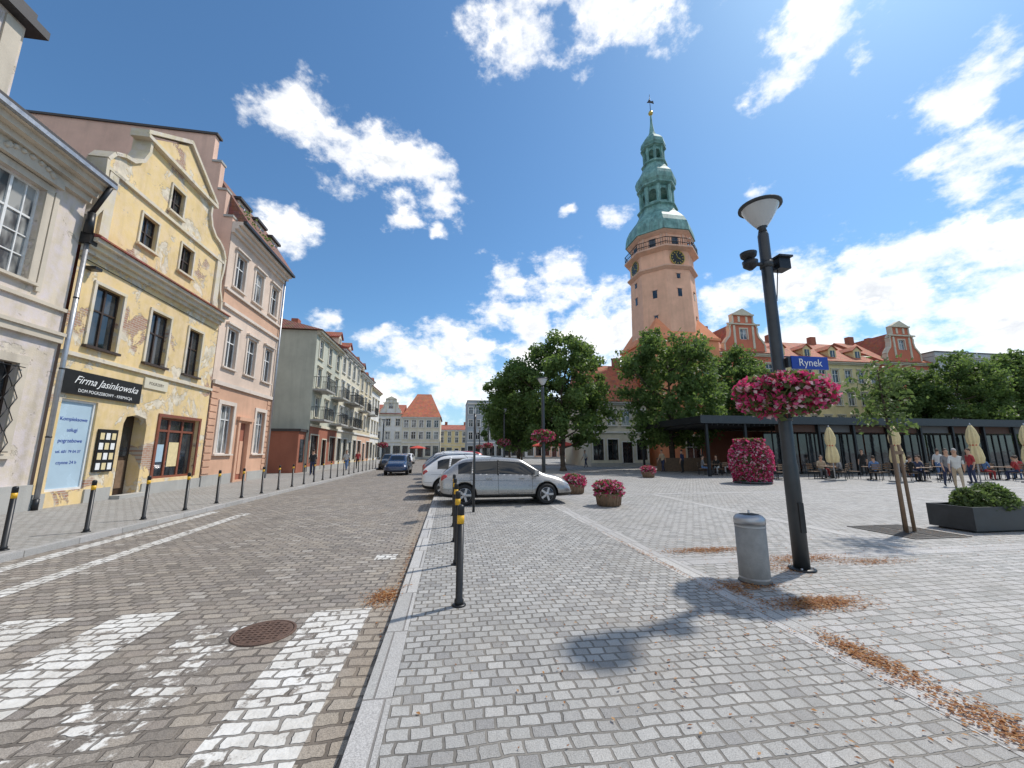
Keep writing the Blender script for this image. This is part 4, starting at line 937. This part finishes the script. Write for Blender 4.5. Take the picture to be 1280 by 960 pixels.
# ------------------------------------------------------------------ cars
def car(name,x,y,rot,paint,L=4.25,H=1.49,z=0.0,kind='hatch'):
    k=L/4.3; hz=H/1.5
    st=[(0.00,.40,.80,.86,.70,.66,.5),(0.05,.28,.93,.99,.85,.79,.60),(0.16,.23,1.0,1.08,.89,.82,.62),(0.62,.2,1.02,1.42,.90,.81,.58),
     (0.78,.2,1.02,1.47,.90,.81,.59),(1.00,.2,.99,1.5,.90,.82,.62),(1.08,.2,.99,1.5,.9,.82,.62),(1.80,.2,.97,1.53,.9,.82,.63),(1.88,.2,.97,1.53,.9,.82,.63),
     (2.55,.2,.94,1.49,.9,.81,.62),(2.66,.2,.94,1.46,.9,.81,.61),(3.26,.2,.92,1.06,.89,.80,.66),(3.36,.2,.91,1.0,.89,.79,.62),(3.90,.22,.82,.92,.87,.76,.55),(4.16,.22,.68,.76,.80,.70,.5),(4.27,.24,.56,.64,.72,.64,.45),(4.33,.3,.42,.48,.62,.56,.4)]
    if kind=='wagon': st[3]=(.3,.22,1.0,1.4,.9,.82,.62); st[4]=(.42,.2,1.0,1.46,.9,.82,.62)
    vs=[]
    for (sx,zb,be,tp,wm,wb,wr) in st:
        X=(sx-2.15)*k
        half=[(0,zb),(wm*.85,zb),(wm,zb+.14),(wm*1.01,zb+.32 if zb+.32<be-.1 else be-.12),(wb,be),(wr,tp-.05 if tp-be>.2 else tp-.015),(wr*.86,tp-.012),(0,tp)]
        ring=half+[(-a,b) for a,b in half[1:-1][::-1]]
        for a,b in ring: vs.append((X,a,b*hz))
    n=14; fs=[];mi=[]
    seg=[0,1,2,3,4,5,6,6,5,4,3,2,1,0]
    for i in range(len(st)-1):
        for j_ in range(n):
            fs.append((i*n+j_,i*n+(j_+1)%n,(i+1)*n+(j_+1)%n,(i+1)*n+j_))
            sg=seg[j_]; m_=1
            if sg in (0,1): m_=0
            if sg==4 and i in (3,4,5,6,7,8,9,10): m_=2
            if sg==6 and i in (10,2): m_=2
            mi.append(m_)
    fs.append(tuple(range(n))[::-1]); mi.append(1); fs.append(tuple((len(st)-1)*n+i for i in range(n))); mi.append(1)
    me=bpy.data.meshes.new('c'); me.from_pydata(vs,[],fs)
    for m_ in (carblk,paint,carglass): me.materials.append(m_)
    for f,m_ in zip(me.polygons,mi): f.material_index=m_; f.use_smooth=True
    bm=bmesh.new(); bm.from_mesh(me); bmesh.ops.recalc_face_normals(bm,faces=bm.faces)
    bm.to_mesh(me); bm.free()
    ob=bpy.data.objects.new('c',me); COL.objects.link(ob)
    s2=ob.modifiers.new('u','SUBSURF'); s2.levels=2; s2.render_levels=2
    wx=[(.78-2.15)*k,(3.42-2.15)*k]; wr_=.315; cuts=[]
    for w in wx:
        for sg in (1,-1):
            cb=bmesh.new(); bmesh.ops.create_cone(cb,cap_ends=True,segments=28,radius1=wr_+.055,radius2=wr_+.055,depth=.5,matrix=Matrix.Translation((w,sg*.86,wr_+.01))@Matrix.Rotation(math.pi/2,4,'X'))
            cm=bpy.data.meshes.new('k'); cb.to_mesh(cm); cb.free(); co=bpy.data.objects.new('k',cm); COL.objects.link(co); cuts.append(co)
            b=ob.modifiers.new('b','BOOLEAN'); b.operation='DIFFERENCE'; b.object=co; b.solver='EXACT'
    dg=bpy.context.evaluated_depsgraph_get(); bmh=bpy.data.meshes.new_from_object(ob.evaluated_get(dg))
    for c_ in cuts: bpy.data.objects.remove(c_)
    bpy.data.objects.remove(ob)
    bb=bmesh.new(); bb.from_mesh(bmh); bvh=BVHTree.FromBMesh(bb); bb.free()
    o=Obj(name,(x,y,z),rot)
    def surf(px,pz,sg):
        h=bvh.ray_cast(Vector((px,sg*3,pz)),Vector((0,-sg,0))); return h[0].y if h[0] else sg*.8
    def strip(part,mat,pts,sg,w=.008,off=0.0):
        P2=[]
        for a,b in zip(pts[:-1],pts[1:]):
            for t in range(6): P2.append((a[0]+(b[0]-a[0])*t/6,a[1]+(b[1]-a[1])*t/6))
        P2.append(pts[-1])
        for a,b in zip(P2[:-1],P2[1:]):
            o.tube(part,mat,(a[0],surf(a[0],a[1],sg)+sg*off,a[1]),(b[0],surf(b[0],b[1],sg)+sg*off,b[1]),w,n=6)
    for sg in (1,-1):
        for px in (1.84,2.95,.98):
            X=(px-2.15)*k; top=.95*hz; bot=.36 if px!=.98 else .75
            strip('door_seams',carblk,[(X,top),(X,bot)],sg,.005)
        strip('door_seams',carblk,[((1.84-2.15)*k,.36),((2.95-2.15)*k,.36)],sg,.005)
        strip('body_crease',dgrey,[((.35-2.15)*k,.80*hz),((3.7-2.15)*k,.74*hz)],sg,.004)
        strip('window_line_trim',zinc,[((.75-2.15)*k,.985*hz),((1.9-2.15)*k,.955*hz),((3.1-2.15)*k,.925*hz)],sg,.007)
        strip('rear_bumper_line',carblk,[((.02-2.15)*k+.04,.5),((.38-2.15)*k,.5)],sg,.004)
        strip('sill_trim',carblk,[((1.3-2.15)*k,.3),((2.95-2.15)*k,.3)],sg,.02)
        for px in (1.55,2.6):
            X=(px-2.15)*k; yy=surf(X,.84*hz,sg); o.box('door_handles',paint,X-.09,X+.09,min(yy,yy+sg*.035),max(yy,yy+sg*.035),.83*hz,.855*hz)
        strip('b_pillar',carblk,[((1.84-2.15)*k,.95*hz),((1.86-2.15)*k,1.42*hz)],sg,.028,.008); strip('c_pillar',paint,[((1.0-2.15)*k,.98*hz),((1.06-2.15)*k,1.42*hz)],sg,.04,.012)
        X=(3.05-2.15)*k; yy=sg*.84; o.box('mirrors',paint,X-.06,X+.08,min(yy,yy+sg*.2),max(yy,yy+sg*.2),.96*hz,1.08*hz)
        for (px,pz,mat,part,r_) in ((4.08,.66,clearl,'headlights',.1),(.1,.84,redlight,'tail_lights',.1)):
            X=(px-2.15)*k; yy=surf(X,pz*hz,sg)
            prof=[(.02,-r_),(r_*.7,-r_*.75),(r_,0),(r_*.7,r_*.75),(.02,r_)]
            M0=o.M; o.M=Matrix.Translation((X-.08 if px>2 else X+.06,yy-sg*.02,pz*hz))@Matrix.Rotation(.25 if px>2 else -.3,4,'Y')@Matrix.Diagonal((2.0 if px>2 else 1.2,.35,.6 if px>2 else 1.2,1)); o.lathe(part,mat,prof,14); o.M=M0
        for w in wx:
            M0=o.M; o.M=Matrix.Translation((w,sg*.86,wr_))@Matrix.Rotation(-sg*math.pi/2,4,'X')
            o.lathe('tyres',rubber,[(.19,-.19),(.28,-.19),(.305,-.17),(wr_,-.12),(wr_,-.05),(.305,-.0),(.28,.018),(.215,.012),(.205,-.02)],32)
            o.lathe('rims',rimm,[(.205,-.03),(.21,.008),(.19,.01),(.185,-.04)],28,cap=False)
            o.lathe('brake_disc',dgrey,[(.2,.0),(.2,.019)],24)
            o.lathe('hubs',rimm,[(.06,.02),(.055,.028),(.02,.032)],14)
            for q in range(5):
                a=q*2*math.pi/5; Mx=o.M; o.M=o.M@Matrix.Rotation(a,4,'Z'); o.box('spokes',rimm,.03,.2,-.032,.032,.015,.026); o.M=Mx
            o.M=M0
    X0=(0-2.15)*k; X1=(4.3-2.15)*k
    o.box('number_plate',signwhite,X1-.02,X1+.012,-.26,.26,.4,.5); o.box('number_plate',signwhite,X0-.012,X0+.02,-.26,.26,.62,.73)
    o.box('grille',carblk,X1-.06,X1+.004,-.42,.42,.3,.37); o.tube('roof_antenna',carblk,((.9-2.15)*k,0,1.49*hz),((.75-2.15)*k,0,1.62*hz),.006)
    b=bpy.data.objects.new('body',bmh); o.extra.append(b); o.done()
def paint(n,c,metal=.5): return simple('car_paint_'+n,c,.28,metal,.03,coat=.8)
silver=paint('silver',(.34,.33,.32),.45); wht=paint('white',(.66,.66,.66),0); blk=paint('black',(.015,.016,.02),.2); red=paint('red',(.4,.02,.02),.2); blu=paint('blue',(.015,.03,.075),.3); gry=paint('grey',(.14,.15,.16),.6)
car('parked_car',1.8,13.2,0,silver,4.15,1.42)
for i,(pt,kd,yy,xx,hh) in enumerate(((wht,'hatch',16.0,1.15,1.47),(gry,'hatch',18.6,1.0,1.52),(silver,'hatch',21.3,.8,1.55),(wht,'wagon',24,1.0,1.6),(blk,'hatch',26.8,.6,1.6),(red,'wagon',29.6,1.6,1.65),(blu,'hatch',32.4,.8,1.6),(wht,'wagon',38,1.0,1.7),(blk,'hatch',41,1.2,1.6),(gry,'hatch',47,1,1.6))):
    car('parked_car',xx,yy,0,pt,4.3,hh,0,kd)
car('oncoming_car',-3.9,32.5,-math.pi/2,blu,4.3,1.5,RZ)
for i,yy in enumerate((42,47.5,53,59)): car('parked_car',-5.9,yy,-math.pi/2,(blk,gry,blu,wht)[i],4.3,1.5,RZ,'wagon' if i%2 else 'hatch')

# ------------------------------------------------------------------ WORLD
SUN_AZ=math.degrees(math.atan2(.9,.434)); SUN_EL=54
a=math.radians(SUN_AZ);e=math.radians(SUN_EL)
sd=Vector((math.sin(a)*math.cos(e),math.cos(a)*math.cos(e),math.sin(e)))
w=bpy.data.worlds.new('World'); sc.world=w; w.use_nodes=True; w.cycles.sampling_method='NONE'; nt=w.node_tree; nt.nodes.clear()
sky=nd(nt,'ShaderNodeTexSky'); sky.sky_type='NISHITA'; sky.sun_disc=False; sky.sun_elevation=math.radians(SUN_EL); sky.sun_rotation=math.radians(SUN_AZ); sky.altitude=100; sky.dust_density=.5; sky.ozone_density=1.2
skc=mix(nt,1.0,sky.outputs[0],(.68,1.0,1.18),'MULTIPLY')
tc=nd(nt,'ShaderNodeTexCoord').outputs['Generated']
nrm=nd(nt,'ShaderNodeVectorMath',{0:tc},operation='NORMALIZE').outputs[0]
VS=(1,1,1.5)
vec=nd(nt,'ShaderNodeVectorMath',{0:nrm,1:VS},operation='MULTIPLY').outputs[0]
wn=nd(nt,'ShaderNodeTexNoise',{'Vector':vec,'Scale':8.0,'Detail':3.0,'Roughness':.6})
wo=nd(nt,'ShaderNodeVectorMath',{0:wn.outputs['Color'],1:(.5,.5,.5)},operation='SUBTRACT').outputs[0]
wo=nd(nt,'ShaderNodeVectorMath',{0:wo,1:(.13,.13,.13)},operation='MULTIPLY').outputs[0]
V=nd(nt,'ShaderNodeVectorMath',{0:vec,1:wo},operation='ADD').outputs[0]
blobs=[(-21.3,39.4,3.8),(-16.5,37.4,4),(-11.4,38.0,4),(-6,37.6,3.8),(-3.0,34.6,3.4),(-8.4,32.6,2.6),(8.9,53.5,5),(27.8,52,5),(50.8,42.5,3.6),(47.4,40.8,3),(61.7,31.7,3),(64.9,33,3.5),(62,25.5,4),(61,19,6.5),(39,19.5,4),(46,19.5,4.5),(53,17,6.5),(60,12.5,8.5),(46,12,6),(8.9,24.2,3.6),(16.3,26,3.6),(17.6,21.6,4),(9,20.2,4),(24.9,31,2.6),(20.8,17.5,7),(12,14.5,8),(4,14.5,5.5),(-4,12.5,5),(4,9,7),(-10.7,14.7,2.4),(-17,16.7,2),(-23.3,27.8,3.2),(-2.4,30.3,1.2),(17.7,33.2,1.2),(42.9,30.8,1.2),(-9.3,8.2,4),(32,9,8),(0,15.5,4.5),(12,17.5,5),(24,15,6),(-8,7,4),(170,45,26),(215,40,26),(125,50,20),(260,35,20),(190,15,18)]  # big ones at the end: unseen clouds added behind camera to fill shaded fronts
cur=None
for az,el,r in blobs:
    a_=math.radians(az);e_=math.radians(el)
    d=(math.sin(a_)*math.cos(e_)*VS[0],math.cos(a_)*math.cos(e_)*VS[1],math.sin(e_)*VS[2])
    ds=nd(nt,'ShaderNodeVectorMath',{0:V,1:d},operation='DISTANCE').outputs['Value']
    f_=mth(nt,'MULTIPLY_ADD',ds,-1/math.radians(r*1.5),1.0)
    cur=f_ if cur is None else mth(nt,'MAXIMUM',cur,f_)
cur=mth(nt,'MAXIMUM',cur,-.45)
fb=nd(nt,'ShaderNodeTexNoise',{'Vector':vec,'Scale':11.0,'Detail':6.0,'Roughness':.63}).outputs[0]
sv=nd(nt,'ShaderNodeVectorMath',{0:vec,1:tuple(sd*.035)},operation='ADD').outputs[0]
fbs=nd(nt,'ShaderNodeTexNoise',{'Vector':sv,'Scale':11.0,'Detail':3.0,'Roughness':.63}).outputs[0]
den=mth(nt,'ADD',cur,mth(nt,'MULTIPLY',mth(nt,'SUBTRACT',fb,.5),3.0))
cover=rng(nt,den,.12,.9,0,1,True)
lit=rng(nt,mth(nt,'SUBTRACT',fb,fbs),-.12,.1)
thick=rng(nt,den,.4,1.3)
lit=mth(nt,'MAXIMUM',lit,mth(nt,'SUBTRACT',1.0,thick))
zsep=nd(nt,'ShaderNodeSeparateXYZ',{0:nrm}).outputs[2]
cc=mix(nt,lit,(5.6,6.0,6.6),(10.3,10.2,10.0))
haze=rng(nt,zsep,0.0,.3,.45,0.0)
col=mix(nt,haze,skc,(4.4,5.6,6.8))
col=mix(nt,cover,col,cc)
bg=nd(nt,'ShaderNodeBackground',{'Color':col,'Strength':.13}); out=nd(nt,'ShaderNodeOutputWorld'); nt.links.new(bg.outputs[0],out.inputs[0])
# ------------------------------------------------------------------ SUN
L=bpy.data.lights.new('sun','SUN'); L.energy=4.0; L.angle=math.radians(1.6); L.color=(1,.94,.86)
s=bpy.data.objects.new('sun',L); COL.objects.link(s)
s.rotation_euler=sd.to_track_quat('Z','Y').to_euler(); s.location=(0,0,60)
# ------------------------------------------------------------------ CAMERA
cam=bpy.data.cameras.new('camera'); cam.sensor_width=36; cam.lens=493/1280*36; cam.clip_end=5000; cam.clip_start=.05
co=bpy.data.objects.new('camera',cam); COL.objects.link(co); co.location=(0,0,1.6); co.rotation_euler=(math.radians(90+9.78),0,math.radians(-8.87)); sc.camera=co
sc.view_settings.view_transform='Standard'; sc.view_settings.look='None'; sc.view_settings.exposure=0
